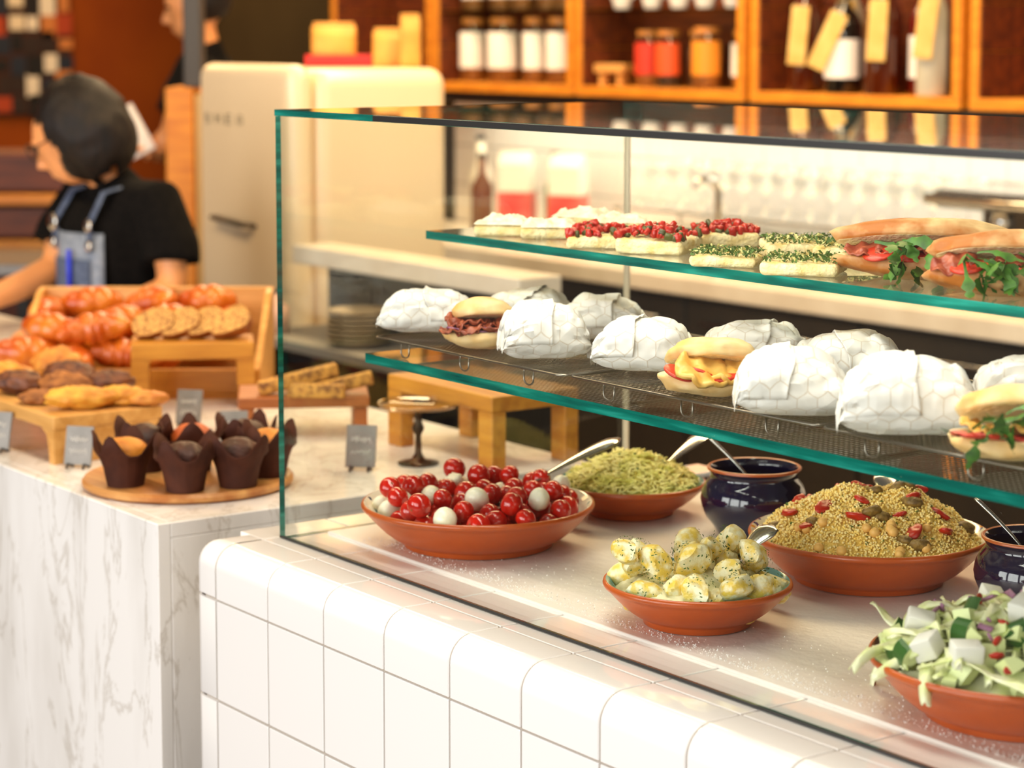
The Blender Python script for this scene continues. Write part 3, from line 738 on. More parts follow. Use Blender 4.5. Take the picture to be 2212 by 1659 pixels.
#=PART4
# ================================================================== WRAPPED SANDWICHES
def wrap_fn(L, W, H, seed):
    q = random.Random(seed); sk = q.uniform(-.12, .12); pk = q.uniform(-.15, .15)
    def fn(t, th, off=0.0):
        a = abs(t); a1 = min(1, a); sH = max(0, 1 - a1**3.6)**.6; sW = (.74 + .26*max(0, 1 - a1**3)**.5)*(1 - 2.2*max(0, a-1))
        c, s = math.cos(th), math.sin(th)
        cc = math.copysign(abs(c)**.72, c); ss = math.copysign(abs(s)**(.8 if s > 0 else .75), s); y0_ = 1 - .10*max(0, -s)**2
        y = W/2*sW*cc*y0_*(1 + off/(W/2)); z = .004 + .014*a1**5 - .06*max(0, a-1) + (H-.004)*sH*(.5+.5*ss)
        if off and s > -.2: z += off
        z *= 1 + pk*t*.5
        x = t*L/2 + sk*y*.6
        # paper creases: ridged noise, running in from the folded ends
        p = Vector((x*22 + seed*3.7, (y+z)*34, (z-y)*34)); r1 = abs(noise.noise(p*.7)); r2 = abs(noise.noise(p*1.7 + Vector((5, 0, 0))))
        amp = (.0045 + .007*a1**2)*max(.25, min(1, .8+s))
        d = -amp*(1-min(1, r1*3.2)) - .45*amp*(1-min(1, r2*3))
        lo = .007*noise.noise(Vector((x*14 + seed*9.1, y*16, z*16)))*max(0, min(1, .7+s)); d += lo
        tw = .0018*math.sin(th*7 + seed)*a**2
        y += (d+tw)*c; z = max(.0008 + (off if off else 0), z + (d+tw)*s)
        return (x, y, z)
    return fn
def wrap(label, loc, rz, L, W, H, seed):
    fn = wrap_fn(L, W, H, seed); nL, nC = 56, 60
    t = thing('wrapped_sandwich', label, 'sandwich', loc, rz, 'paper wrapped sandwiches on the wire racks')
    per = 2.6*(W+H)/2
    V = []; U = []; F = []
    tail = (1.0, 1.16) if seed % 2 else (1.13, 1.0)
    for i in range(nL+1):
        tt = -1 + 2*i/nL; tt = math.copysign(abs(tt)**.85, tt)*(tail[0] if tt < 0 else tail[1])
        for j in range(nC+1):
            th = 2*PI*j/nC - PI/2; V.append(fn(tt, th)); U.append((tt*L/2 + seed*.37, th/(2*PI)*per + tt*.004))
    for i in range(nL):
        for j in range(nC):
            a = i*(nC+1)+j; F.append((a, a+1, a+nC+2, a+nC+1))
    MB().add(V, F).build('paper', PAPER, t, True, uv=U, auto=38)
    # folded outer flap that ends in a slanting edge across the top
    q = random.Random(seed+50); V = []; U = []; F = []; n1, n2 = 30, 34
    t1 = q.uniform(-.05, .35); sl = q.choice((-1, 1))*q.uniform(.05, .22); sg = q.choice((-1, 1))
    for j in range(n2+1):
        th = -.25 + (PI+.5)*j/n2; te = t1 + sl*(th-PI/2)/1.5 + .04*math.sin(3*th+seed)
        for i in range(n1+1):
            tt = -.93 + (te+.93)*i/n1
            lift = .0012 + .0022*max(0, (i/n1-.8)/.2)**2
            x, y, z = fn(sg*tt, th, lift); V.append((x, y, z)); U.append((tt*L/2*sg + seed*.61+.01, th/(2*PI)*per*1.02+.006))
    for j in range(n2):
        for i in range(n1):
            a = j*(n1+1)+i; F.append((a, a+1, a+n1+2, a+n1+1))
    o = MB().add(V, F).build('paper_flap', PAPER, t, True, uv=U, auto=38)
    m = o.modifiers.new('thickness', 'SOLIDIFY'); m.thickness = .0006; m.offset = 1
    return t
ZRW = ZR - .0005
WR = [((-.020, .283), 50, .146, .098, .068, 1, 'paper-wrapped sandwich at the far left end of the wire racks'),
      ((.028, .424), 42, .130, .090, .060, 2, 'paper-wrapped sandwich at the back, second row, behind the ham roll'),
      ((.290, .265), 60, .120, .100, .080, 3, 'paper-wrapped sandwich in front, right beside the ham roll'),
      ((.187, .447), 48, .128, .092, .066, 4, 'paper-wrapped sandwich at the back, behind the gap right of the ham roll'),
      ((.458, .300), 42, .128, .100, .076, 5, 'plump paper-wrapped sandwich just left of the melted cheese roll'),
      ((.514, .440), 52, .146, .092, .064, 6, 'paper-wrapped sandwich at the back, directly behind the melted cheese roll'),
      ((.816, .230), 50, .138, .108, .078, 7, 'large paper-wrapped sandwich just right of the melted cheese roll'),
      ((.695, .428), 46, .142, .095, .070, 8, 'paper-wrapped sandwich at the back, behind the two large front wraps'),
      ((.983, .244), 48, .156, .112, .090, 9, 'largest paper-wrapped sandwich in front, beside the rocket roll'),
      ((1.02, .410), 50, .150, .100, .082, 10, 'paper-wrapped sandwich cut off by the right edge of the photo')]
for (x, y), a, L, W, H, sd, lb in WR: wrap(lb, (x, y, ZRW), R(a), L, W, H, sd)
# ================================================================== FILLED ROLLS
def bun_half(rx, ry, rz, seed, flat, crust=BREAD):
    def f(d): return 1 + .12*nz(d, 1.8, seed) + .04*nz(d, 5, seed)
    b = MB(); b.ell((0,0,0), (rx, ry, rz), 36, 22, fn=f)
    V = []
    for x, y, z in b.V:
        if flat == 'bottom': z = max(z, -rz*.32) if z < 0 else z          # domed top half: cut face below
        else: z = min(z, rz*.28)                                        # bottom half: cut face above
        V.append((x, y, z))
    b.V = V
    for i, f_ in enumerate(b.F):
        zz = [V[j][2] for j in f_]
        if flat == 'bottom' and max(zz) < -rz*.31: b.I[i] = 1
        if flat != 'bottom' and min(zz) > rz*.27: b.I[i] = 1
    return b
def rocket_leaf(seed):
    q = random.Random(seed); n = 12; V = []; 
    for i in range(n+1):
        f = i/n; x = f*.06; wv = (.0012 if f < .3 else .0075*math.sin(min(1, (f-.3)/.7)*PI)**.7*(.3+.7*abs(math.sin(f*10+seed))))+.0004
        zc = .008*math.sin(f*3+seed) ; tw = .5*math.sin(f*2+seed)
        for k in (-1, 0, 1): V.append((x, k*wv, zc + k*wv*tw - abs(k)*wv*.2))
    return MB().add(V, [(i*3+k, (i+1)*3+k, (i+1)*3+k+1, i*3+k+1) for i in range(n) for k in range(2)])
LEAF = [rocket_leaf(s).mesh('rocket_leaf', ROCKET, True) for s in range(5)]
slice_t = MB().lathe([(0, -.0022), (.019, -.0022), (.0205, -.001), (.0205, .001), (.019, .0022), (0, .0022)], 24).mesh('tomato_slice', [TOMF], True)
def crumple(rx, ry, seed, m):
    b = MB(); V = []; n = 12
    for i in range(n+1):
        for j in range(n+1):
            x, y = (i/n*2-1), (j/n*2-1); k = max(abs(x), abs(y)); l = math.hypot(x, y) or 1; x, y = x*k/l, y*k/l
            V.append((x*rx, y*ry, .006*nz((x*2, y*2, seed), 1.3) + .0025*math.sin(x*9+seed)))
    o = b.add(V, [(i*(n+1)+j, (i+1)*(n+1)+j, (i+1)*(n+1)+j+1, i*(n+1)+j+1) for i in range(n) for j in range(n)])
    return o.mesh('filling_slice', m, True)
def roll(label, loc, wd, dp, kind, seed):
    t = thing('filled_roll', label, 'sandwich', loc, YAW, 'open filled rolls between the wraps')
    q = random.Random(seed)
    bun_half(wd/2, dp/2, .021, seed, 'top').build('bottom_bun', [BREAD, CRUMB], t, True, loc=(0, 0, .0195))
    tilt = {'ham': -16, 'cheese': -20, 'rocket': -24}[kind]; up = {'ham': .046, 'cheese': .044, 'rocket': .050}[kind]
    bun_half(wd/2*(.8 if kind == 'ham' else .93), dp/2*.95, .023, seed+3, 'bottom').build('top_bun', [BREAD, CRUMB], t, True, loc=(.004, .012, up), rot=(R(tilt), R(q.uniform(-4, 6)), 0))
    def sl(me, n, yy, zz, sp, name, sc_=1, rx=0):
        for i in range(n):
            o = inst(name, me, t, ((i-(n-1)/2)*sp + q.uniform(-.004, .004), yy + q.uniform(-.006, .006), zz + q.uniform(-.002, .003)), (R(rx)+q.uniform(-.3, .3), q.uniform(-.35, .35), q.uniform(0, 6)), (sc_, sc_, sc_))
            if me in (hamM, cheM): o.modifiers.new('thickness', 'SOLIDIFY').thickness = .002
    hamM = crumple(.022, .02, seed, HAM); cheM = crumple(.03, .024, seed, CHEESE)
    if kind == 'ham':
        sl(hamM, 5, -dp*.30, .031, .018, 'ham_slice', 1, 0); sl(hamM, 4, -dp*.12, .036, .02, 'ham_slice', 1.1)
        for i in range(5): inst('onion_ring', MB().tube([(.014*math.cos(2*PI*k/14), .014*math.sin(2*PI*k/14), 0) for k in range(14)], .0014, 5, True).mesh('onion_ring', ONION, True), t, ((i-2)*.016, .0 - dp*.3, .028), (q.uniform(-.3, .3), q.uniform(-.3, .3), 0))
    elif kind == 'cheese':
        sl(slice_t, 4, -dp*.34, .0275, .028, 'tomato_slice', 1, 8); 
        big = crumple(.036, .03, seed+2, CHEESE)
        for (x, y, z, rx, ry) in ((-.012, -dp*.40, .037, 30, 6), (.022, -dp*.25, .036, 15, -8)):
            o = inst('cheese_slice', big, t, (x, y, z), (R(rx), R(ry), .3)); o.modifiers.new('thickness', 'SOLIDIFY').thickness = .006
    else:
        sl(slice_t, 5, -dp*.34, .0285, .024, 'tomato_slice', 1, 10); sl(cheM, 3, -dp*.2, .033, .03, 'cheese_slice', .9)
        for i in range(26):
            o = inst('rocket_leaf', LEAF[i % 5], t, (q.uniform(-.05, .04), -dp*.33 + q.uniform(-.02, .02), .036 + q.uniform(-.006, .010)), (q.uniform(-.8, .8), q.uniform(-.5, .9), q.uniform(-2.6, .3)))
            o.scale = (.8, .9, 1)
    return t
roll('open roll with ham slices and red onion on the left rack', (.134, .270, ZRW), .108, .088, 'ham', 3)
roll('open roll with melted cheese and tomato between the front wraps', (.634, .262, ZRW), .124, .098, 'cheese', 5)
roll('open roll with rocket and tomato at the right edge of the racks', (1.128, .242, ZRW), .122, .100, 'rocket', 9)
# ================================================================== UPPER SHELF
def square(label, name, loc, rz, wd, dp, h, kind, seed):
    t = thing(name, label, 'bread', loc, R(rz), 'topped focaccia squares on the upper shelf'); q = random.Random(seed)
    b = MB().bev(-wd/2, wd/2, -dp/2, dp/2, 0, h, .006, 3)
    bm = bmesh.new(); me = b.mesh('t', FOCACCIA); bm.from_mesh(me); bmesh.ops.subdivide_edges(bm, edges=bm.edges[:], cuts=3, use_grid_fill=True)
    for v in bm.verts:
        k = .006*nz(v.co, 28, seed); v.co.x *= 1+k*12; v.co.y *= 1+k*12; v.co.z += k*.6 if v.co.z > .002 else 0
    bm.verts.index_update(); bb = MB().add([v.co[:] for v in bm.verts], [[v.index for v in f.verts] for f in bm.faces]); bm.free(); bpy.data.meshes.remove(me)
    bb.build('bread_base', FOCACCIA, t, True)
    if kind == 'cream':
        n = 26; V = []
        for i in range(n+1):
            for j in range(n+1):
                x, y = i/n*2-1, j/n*2-1; e = max(abs(x), abs(y)); z = (.008 + .010*nz((x*2.2, y*2.2, seed), 1) + .005*nz((x*7, y*7, seed), 1))*max(0, 1-e**5)
                V.append((x*wd*.49, y*dp*.49, h - .001 + z))
        MB().add(V, [(i*(n+1)+j, (i+1)*(n+1)+j, (i+1)*(n+1)+j+1, i*(n+1)+j+1) for i in range(n) for j in range(n)]).build('cream_topping', CREAMS, t, True)
    elif kind == 'tomato':
        b = MB(); b2 = MB()
        for i in range(95):
            x, y = q.uniform(-.48, .48)*wd, q.uniform(-.48, .48)*dp; z = h + .003 + .013*max(0, 1-(2*math.hypot(x/wd, y/dp))**2)*q.random()**.6
            s = q.uniform(.004, .0075); M = Tm(x, y, z, q.uniform(0,6), q.uniform(0,6), q.uniform(0,6))
            (b if i % 5 else b2).bev(-s, s, -s*.7, s*.7, -s*.5, s*.5, s*.22, 1, 0, M)
        o = b.build('tomato_dice', mat('diced_tomato', '#c4301a', .25, '#a31c0c', 60), t, True); o['kind'] = 'stuff'
        o = b2.build('olive_bits', mat('olive_bits', '#5a5a20', .35, '#3f3a16', 60), t, True); o['kind'] = 'stuff'
    else:
        b = MB(); b2 = MB()
        for i in range(420):
            x, y = q.uniform(-.49, .49)*wd, q.uniform(-.49, .49)*dp; z = h + .001 + q.uniform(0, .007)
            s = q.uniform(.0012, .0042); T = b if q.random() < .75 else b2
            T.add([(-s,-s*.45,0),(s,-s*.4,.3*s),(s*.8,s*.5,0),(-s*.8,s*.4,.3*s)], [(0,1,2,3)], 0, Tm(x, y, z, q.uniform(-1,1), q.uniform(-1,1), q.uniform(0,6)))
        o = b.build('chopped_herbs', HERB, t); o['kind'] = 'stuff'
        o = b2.build('garlic_bits', mat('garlic_bits', '#d8cf88', .6), t); o['kind'] = 'stuff'
    return t
SQ = [(-.013,.418,.080,.018,'cream','cream-topped focaccia square at the left end of the upper shelf'),(.062,.444,.082,.018,'cream','cream-topped focaccia square, second from the left in front'),
      (-.006,.562,.08,.022,'cream','cream-topped focaccia square in the back row on the left'),(.076,.567,.08,.019,'cream','cream-topped focaccia square behind the left tomato square'),
      (.224,.411,.086,.018,'tomato','tomato-topped focaccia square beside the cream squares'),(.334,.428,.096,.022,'tomato','tallest heaped tomato-topped focaccia square, in the middle'),
      (.312,.568,.088,.019,'tomato','tomato-topped focaccia square in the back beside the herb squares'),
      (.514,.394,.086,.014,'herb','herb-topped focaccia square beside the tomato squares'),(.646,.404,.096,.016,'herb','front herb-topped focaccia square left of the baguettes'),
      (.484,.548,.098,.020,'herb','herb-topped focaccia square in the back row'),(.560,.572,.088,.018,'herb','herb-topped focaccia square partly hidden behind the baguette')]
for i, (x, y, wd, h, kd, lb) in enumerate(SQ):
    square(lb, kd + '_focaccia', (x, y, ZU), 42 + 14*math.sin(i*2.3), wd, wd*.92, h, kd, 60+i)
def baguette(label, loc, rz, L, seed):
    t = thing('filled_baguette', label, 'sandwich', loc, rz, 'filled baguettes on the upper shelf'); q = random.Random(seed)
    def bag(r1, r2, sd):
        def f(d): return (1 + .13*nz(d, 1.9, sd) + .05*nz(d, 5, sd))
        b = MB(); b.ell((0,0,0), (L/2, r1, r2), 48, 20, fn=f)
        b.V = [(math.copysign(abs(x/(L/2))**1.12, x)*L/2, y, z) for x, y, z in b.V]; return b
    bb = bag(.041, .024, seed); bb.V = [(x, y, min(z, .007)) for x, y, z in bb.V]
    for i, f_ in enumerate(bb.F):
        if min(bb.V[j][2] for j in f_) > .0065: bb.I[i] = 1
    bb.build('bottom_half', [BAGUETTE, CRUMB], t, True, loc=(0, 0, .0215))
    tb_ = bag(.040, .025, seed+4); tb_.V = [(x, y, max(z, -.007)) for x, y, z in tb_.V]
    for i, f_ in enumerate(tb_.F):
        if max(tb_.V[j][2] for j in f_) < -.0065: tb_.I[i] = 1
    tb_.build('top_half', [BAGUETTE, CRUMB], t, True, loc=(.004, .014, .046), rot=(R(-24), R(1), R(1)))
    hm = crumple(.028, .018, seed, mat('cured_ham_pink', '#b05a3a', .4, '#8a3420', 50, .2, 60))
    for i in range(5):
        o = inst('ham_slice', hm, t, (-.07 + i*.036, -.016, .037 + q.uniform(-.002, .004)), (q.uniform(0, .6), q.uniform(-.3, .3), q.uniform(-.4, .4))); o.modifiers.new('thickness', 'SOLIDIFY').thickness = .0015
    for i in range(4):
        inst('tomato_slice', slice_t, t, (-.055 + i*.035, -.024, .032), (q.uniform(.1, .5), q.uniform(-.2, .2), 0))
    for i in range(30):
        o = inst('rocket_leaf', LEAF[i % 5], t, (q.uniform(-.06, .045), -.032 + q.uniform(-.008, .012), .034 + q.uniform(-.004, .010)), (q.uniform(-.6, 1.0), q.uniform(-.3, .8), q.uniform(-2.3, -.2)))
        o.scale = (.9, 1.1, 1)
    return t
baguette('filled baguette with rocket at the back of the upper shelf', (.771, .486, ZU), R(44), .228, 3)
baguette('filled baguette with rocket in front at the right edge', (.945, .452, ZU), R(46), .205, 8)
#=PART5
# ================================================================== BAKERY GOODS ON THE MARBLE
MZ = Z0
def wood_board(loc):
    t = thing('round_board', 'round light wooden board under the muffins', 'board', (loc[0], loc[1], MZ))
    MB().lathe([(0, 0), (.164, 0), (.172, .005), (.173, .011), (.169, .0165), (0, .0165)], 72).build('board', mat('board_wood', '#d29a58', .45, '#a8662c', 3.5, .1, 8, stretch=(1, 9, 9)), t, True, auto=40)
wood_board((-.579, .183))
CUP = mat('brown_baking_paper', '#4a2414', .75, '#3a1a0e', 30, .3, 40, spec=.25)
MUFY = mat('golden_muffin', '#d98e22', .6, '#b86a14', 30, .6, 60)
MUFO = mat('orange_muffin', '#c25a12', .6, '#a5440c', 30, .6, 60)
MUFC = mat('chocolate_muffin', '#2c120a', .5, '#4a2210', 40, .8, 60, spec=.3)
def muffin(label, loc, m, seed, s=1.0):
    q = random.Random(seed); t = thing('tulip_muffin', label, 'muffin', loc, q.uniform(0, 6), 'muffins on the round board')
    n = 48; V = []; prof_ = [(.0, .001, 0), (.029, .0, 0), (.031, .012, 0), (.034, .03, 0), (.039, .048, .1), (.043, .06, .5), (.046, .075, 1)]
    for r, z, k in prof_:
        for i in range(n):
            a = 2*PI*i/n; w4 = math.cos(4*a + .5*math.sin(a+seed)); pt = max(0, .5+.5*w4)**1.6
            rr = r*(1 + .05*abs(math.sin(8*a+seed))*(z/.05 if z < .05 else 1)); zz = z - k*.022*(1-pt) + k*.012*pt; rr += k*.006*pt
            V.append((rr*math.cos(a)*s, rr*math.sin(a)*s, max(0, zz*s)))
    F = [(i*n+k, i*n+(k+1) % n, (i+1)*n+(k+1) % n, (i+1)*n+k) for i in range(len(prof_)-1) for k in range(n)]
    o = MB().add(V, F).build('paper_case', CUP, t, True, auto=50); md = o.modifiers.new('thickness', 'SOLIDIFY'); md.thickness = .0008
    MB().ell((0, 0, .05*s), (.037*s, .037*s, .027*s), 24, 16, fn=lambda d: 1 + .08*nz(d, 2.2, seed) + .05*nz(d, 5, seed)).build('muffin_top', m, t, True)
MU = [((-.557,.059),MUFY,'muffin with golden top, nearest the small slate sign'),((-.462,.116),MUFC,'dark chocolate muffin at the front of the round board'),((-.445,.202),MUFC,'dark chocolate muffin at the right front, beside the case'),
      ((-.490,.282),MUFY,'muffin with yellow top at the right back of the board'),((-.650,.140),MUFC,'dark chocolate muffin at the left back of the board'),((-.605,.205),MUFO,'muffin with orange top in the middle of the board'),((-.585,.295),MUFC,'dark chocolate muffin at the far back of the board')]
for i, ((x, y), m, lb) in enumerate(MU): muffin(lb, (x, y, MZ+.0166), m, 70+i, 1.02)
def sign(label, loc, rz, wd=.05, hh=.066, seed=1):
    t = thing('slate_price_sign', label, 'sign', loc, rz, 'small slate price signs'); q = random.Random(seed)
    Mx = Matrix.Translation((0, 0, .006)) @ Matrix.Rotation(R(-14), 4, 'X')
    slt = MB().bev(-wd/2, wd/2, -.002, .002, 0, hh, .0006, 1, 0, Mx).build('slate', SLATE, t)
    b = MB()
    for ln, (z, n) in enumerate(((hh*.66, 6), (hh*.36, 4))):
        pts = []
        for i in range(n*4):
            f = i/(n*4-1); pts.append((-wd*.32 + wd*.64*f, -.0026, z + .0045*math.sin(i*1.9+seed) + .002*q.uniform(-1, 1)))
        b.tube([Mx @ Vector(p) for p in pts], .0006, 4)
    b.build('chalk_scribble', CHALK, slt)
    for s in (-1, 1):
        MB().tube([(s*wd*.3, -.012, .001), (s*wd*.3, -.008, .008), (s*wd*.3, .002, .005), (s*wd*.3, .016, .001)], .0022, 6).build('foot', BLACK, t, True)
sign('slate price sign beside the muffin board and low wooden stand', (-.808, .092, MZ), R(40), seed=1)
sign('slate price sign cut off by the left edge of the photo', (-1.03, .040, MZ), R(35), seed=2)
sign('slate price sign behind the muffins, left of two', (-1.05, .43, MZ), R(40), seed=3)
sign('slate price sign behind the muffins, right of two', (-.79, .385, MZ), R(60), seed=4)
sign('slate price sign seen through the end glass of the case', (-.505, .47, MZ), R(45), .052, .072, seed=5)
def bridge(name, label, loc, rz, L, D, Hh, th, leg, arch=.03, wood=WOODL):
    t = thing(name, label, 'stand', loc, rz, 'wooden display stands')
    MB().bev(0, L, 0, D, Hh-th, Hh, .0025, 2).build('top_board', wood, t)
    for x0, sg in ((0, 1), (L, -1)):
        poly = [(x0, 0), (x0+sg*leg, 0), (x0+sg*(leg+.004), (Hh-th)*.55), (x0+sg*(leg+arch*.35), Hh-th-arch*.35), (x0+sg*(leg+arch), Hh-th), (x0, Hh-th)]
        MB().prism(poly, .001, D-.001).build('leg_panel', wood, t)
    return t
bridge('low_wooden_stand', 'low arched wooden stand holding the cookies at the left', (-1.46, .0716, MZ), 0, .603, .208, .083, .024, .022, .03, WOODL)
bridge('tall_wooden_stand', 'tall wooden stand holding the bread slices in front of the croissants', (-1.272, .424, MZ), R(62), .24, .116, .135, .034, .03, .012, WOODM)
t = thing('wooden_stand', 'wooden stand with square legs seen through the end glass', 'stand', (-.69, .645, MZ), 0, 'wooden display stands')
MB().bev(0, .325, 0, .185, .1, .128, .0025, 2).build('top_board', WOODM, t)
for a, c in ((0, 0), (.283, 0), (0, .155), (.283, .155)): MB().bev(a, a+.042, c, c+.03, 0, .0998, .002, 1).build('leg', WOODM, t)
# squat riser with the cake bars
t = thing('wooden_riser', 'dark wooden riser under the cake bars beside the case', 'stand', (-.875, .44, MZ), R(60), 'wooden display stands')
MB().bev(0, .24, 0, .16, .058, .078, .003, 2).build('top_board', mat('riser_wood', '#a8602a', .45, '#8a4a1c', 4, stretch=(1.5, 12, 12)), t)
for x0 in (.004, .211): MB().bev(x0, x0+.025, .004, .156, 0, .0578, .002, 1).build('leg_panel', mat('riser_wood', '#a8602a'), t)
def lump(name, label, cat, group, loc, rot, r, m, seed, amp=.1, fr=2.0, nu=26, nv=16, parts=None, sq=1):
    b = MB().ell((0,0,0), r, nu, nv, fn=lambda d: 1 + amp*nz(d, fr, seed) + amp*.5*nz(d, fr*3, seed))
    if sq != 1: b.V = [(math.copysign(abs(x/r[0])**sq, x)*r[0], math.copysign(abs(y/r[1])**sq, y)*r[1], math.copysign(abs(z/r[2])**sq, z)*r[2]) for x, y, z in b.V]
    o = b.build(name, m, None, True, loc=loc, rot=rot); return tag(o, label, cat, group)
CAKE = mat('fruit_cake', '#c8913c', .7, '#7a4a18', 70, .5, 90, contrast=(.45, .62))
for i, (x, y, z, rx, a, lb) in enumerate([(-.862,.56,1.013,8,68,'back'),(-.815,.60,1.012,-6,62,'middle'),(-.80,.565,1.0105,0,50,'front')]):
    L_ = (.075, .08, .05)[i]
    o = MB().bev(-L_, L_, -.013, .013, -.0125, .0125, .004, 2).build('cake_bar', CAKE, None, True, loc=(x, y, z+(.012 if i == 0 else 0)), rot=(R(rx*.3), R(-12 if i < 2 else 0), R(a)))
    tag(o, f'fruit cake bar at the {lb} of the dark wooden riser', 'cake', 'cake bars on the riser')
# cookies and pastries on the low stand
CK1 = mat('golden_cookie', '#d6923a', .6, '#b4661c', 30, .6, 50); CK2 = mat('chocolate_cookie', '#4a2412', .55, '#7a4420', 50, .7, 60); CK3 = mat('oat_cookie', '#a8682c', .7, '#7a4518', 60, .8, 70); CK4 = mat('yellow_scone', '#e0a83c', .6, '#c47a1e', 30, .6, 50)
ZA = MZ + .083
for i, (x, y, z, r, rz, m, lb) in enumerate([
    (-.915,.150,.020,(.062,.034,.020),70,CK4,'large golden turnover at the front of the low stand'),
    (-.905,.225,.018,(.045,.026,.018),60,CK4,'golden turnover behind the large one on the low stand'),
    (-.880,.262,.013,(.04,.03,.013),80,CK1,'flat golden cookie at the right end of the low stand'),
    (-1.010,.115,.012,(.036,.036,.012),0,CK3,'oat cookie left of the large golden turnover'),
    (-1.060,.190,.022,(.05,.035,.022),50,CK3,'rough oat pastry behind the oat cookie'),
    (-1.130,.130,.022,(.048,.034,.022),30,CK2,'dark chocolate pastry on the low stand'),
    (-1.120,.225,.028,(.05,.04,.028),40,CK2,'dark chocolate pastry behind, near the croissant tray'),
    (-1.250,.150,.022,(.042,.042,.022),0,CK4,'round yellow scone at the left edge'),
    (-1.210,.240,.034,(.05,.042,.034),20,CK1,'round golden bun at the back of the low stand'),
    (-1.030,.262,.022,(.045,.03,.022),70,CK2,'dark glazed pastry right of the golden bun')]):
    lump('pastry', lb, 'pastry', 'pastries on the low wooden stand', (x, y, ZA+z*.95), (0, R(3), R(rz)), r, m, 100+i, .22, 2.8, 36, 22)
# bread slices on the tall stand
SL = mat('seeded_slice', '#cf9a4c', .7, '#8a5520', 140, .6, 70, contrast=(.45, .65)); SLC = mat('slice_crust', '#a8601c', .6, '#8a4a14', 30)
ZB = MZ + .135
for i, (x, y, rz, tl, lb) in enumerate([(-1.304,0.492,20,30,'left'),(-1.276,0.534,20,34,'second from the left'),(-1.253,0.578,25,36,'middle'),(-1.244,0.636,75,30,'rear right'),(-1.216,0.615,15,40,'right')]):
    b = MB(); n = 26; th = .013
    P2 = []
    for k in range(n):
        a = 2*PI*k/n; P2.append((.042*math.copysign(abs(math.cos(a))**.7, math.cos(a)), .026*math.copysign(abs(math.sin(a))**.8, math.sin(a))*(1.1 if math.sin(a) > 0 else .9)))
    V = [(x_, -th, z_) for x_, z_ in P2] + [(x_*1.03, 0, z_*1.03) for x_, z_ in P2] + [(x_, th, z_) for x_, z_ in P2]
    F = [tuple(range(n)), tuple(range(3*n-1, 2*n-1, -1))]; b.add(V, F, 0)
    b.F += [(k+o, (k+1) % n+o, (k+1) % n+n+o, k+n+o) for o in (0, n) for k in range(n)]; b.I += [1]*(2*n)
    o = b.build('bread_slice', [SL, SLC], None, True, loc=(x, y, ZB+.029), rot=(R(-tl), R(-18), R(rz+40)), auto=50); tag(o, f'seeded bread slice on the tall stand, {lb} of five', 'bread', 'bread slices on the tall stand')
# croissant tray
TA = R(54); TC = Vector((-1.522, .585, MZ))
tray = thing('croissant_tray', 'wooden display tray with high back full of croissants', 'tray', TC, TA)
wdT, dpT = .50, .29
MB().bev(-wdT/2, wdT/2, -dpT/2, dpT/2, 0, .012, .002, 1).build('base_board', WOODM, tray)
MB().bev(-wdT/2, wdT/2, -dpT/2, -dpT/2+.014, .0122, .062, .002, 1).build('front_board', WOODM, tray)
MB().bev(-wdT/2, wdT/2, dpT/2-.014, dpT/2, .0122, .198, .002, 1).build('back_board', WOODL, tray)
for s in (-1, 1):
    poly = [(-dpT/2+.015, .0122), (dpT/2-.015, .0122), (dpT/2-.015, .196), (dpT/2-.05, .19), (-dpT/2+.015, .062)]
    V = [(s*(wdT/2), y, z) for y, z in poly] + [(s*(wdT/2-.013), y, z) for y, z in poly]; n = 5
    MB().add(V, [tuple(range(n)), tuple(range(2*n-1, n-1, -1))]+[(i, (i+1) % n, (i+1) % n+n, i+n) for i in range(n)]).build('side_board', WOODL, tray)
CRO = mat('glazed_croissant', '#b24a0a', .35, '#d67c1e', 16, .3, 60, contrast=(.38, .7), coat=.12)
def croissant_mesh(seed):
    q = random.Random(seed); b = MB(); n = 44; m = 20; V = []
    for i in range(n+1):
        f = i/n*2-1; ang = f*1.15; x = .058*math.sin(ang)/math.sin(1.15); y = .030*(1-math.cos(ang))/(1-math.cos(1.15))
        seg = abs(math.sin(f*PI*2.6 + .3))**.7; R_ = (.006 + .0255*(1-abs(f)**1.7))*(.88 + .17*seg)
        tx, ty = math.cos(ang), math.sin(ang)
        for k in range(m):
            a = 2*PI*k/m; rr = R_*(1 + .03*nz((f*3, a, seed), 1)); V.append((x - ty*rr*math.cos(a), y + tx*rr*math.cos(a), rr*math.sin(a)*.9))
    F = [(i*m+k, i*m+(k+1) % m, (i+1)*m+(k+1) % m, (i+1)*m+k) for i in range(n) for k in range(m)] + [tuple(range(m))[::-1], tuple(n*m+k for k in range(m))]
    return b.add(V, F).mesh('croissant', CRO, True)
CM = [croissant_mesh(s) for s in range(3)]
CP = [(-1.72,.535,1.072,20,'at the back left, against the high tray back'),(-1.655,.635,1.072,-30,'at the back centre, with striped glaze'),(-1.585,.735,1.075,10,'at the back right, above the bread slices'),
      (-1.77,.45,1.050,70,'small, at the far back left corner'),(-1.60,.375,1.040,-20,'left of the big front one'),(-1.515,.43,1.045,15,'biggest in front, facing the low stand'),(-1.56,.51,1.048,50,'in the middle of the pile'),
      (-1.485,.49,.99,0,'dark, at the bottom in front'),(-1.565,.31,1.00,30,'at the left front corner of the tray'),(-1.55,.62,1.045,-10,'behind the bread slices on the left'),(-1.49,.73,1.035,60,'at the right end behind the bread slices'),
      (-1.52,.38,.985,-40,'at the bottom left in front'),(-1.46,.56,.995,80,'at the bottom beside the tall stand'),(-1.61,.57,1.00,20,'at the bottom in the middle'),(-1.66,.46,.99,-15,'at the bottom on the left'),(-1.56,.67,.99,35,'at the bottom on the right')]
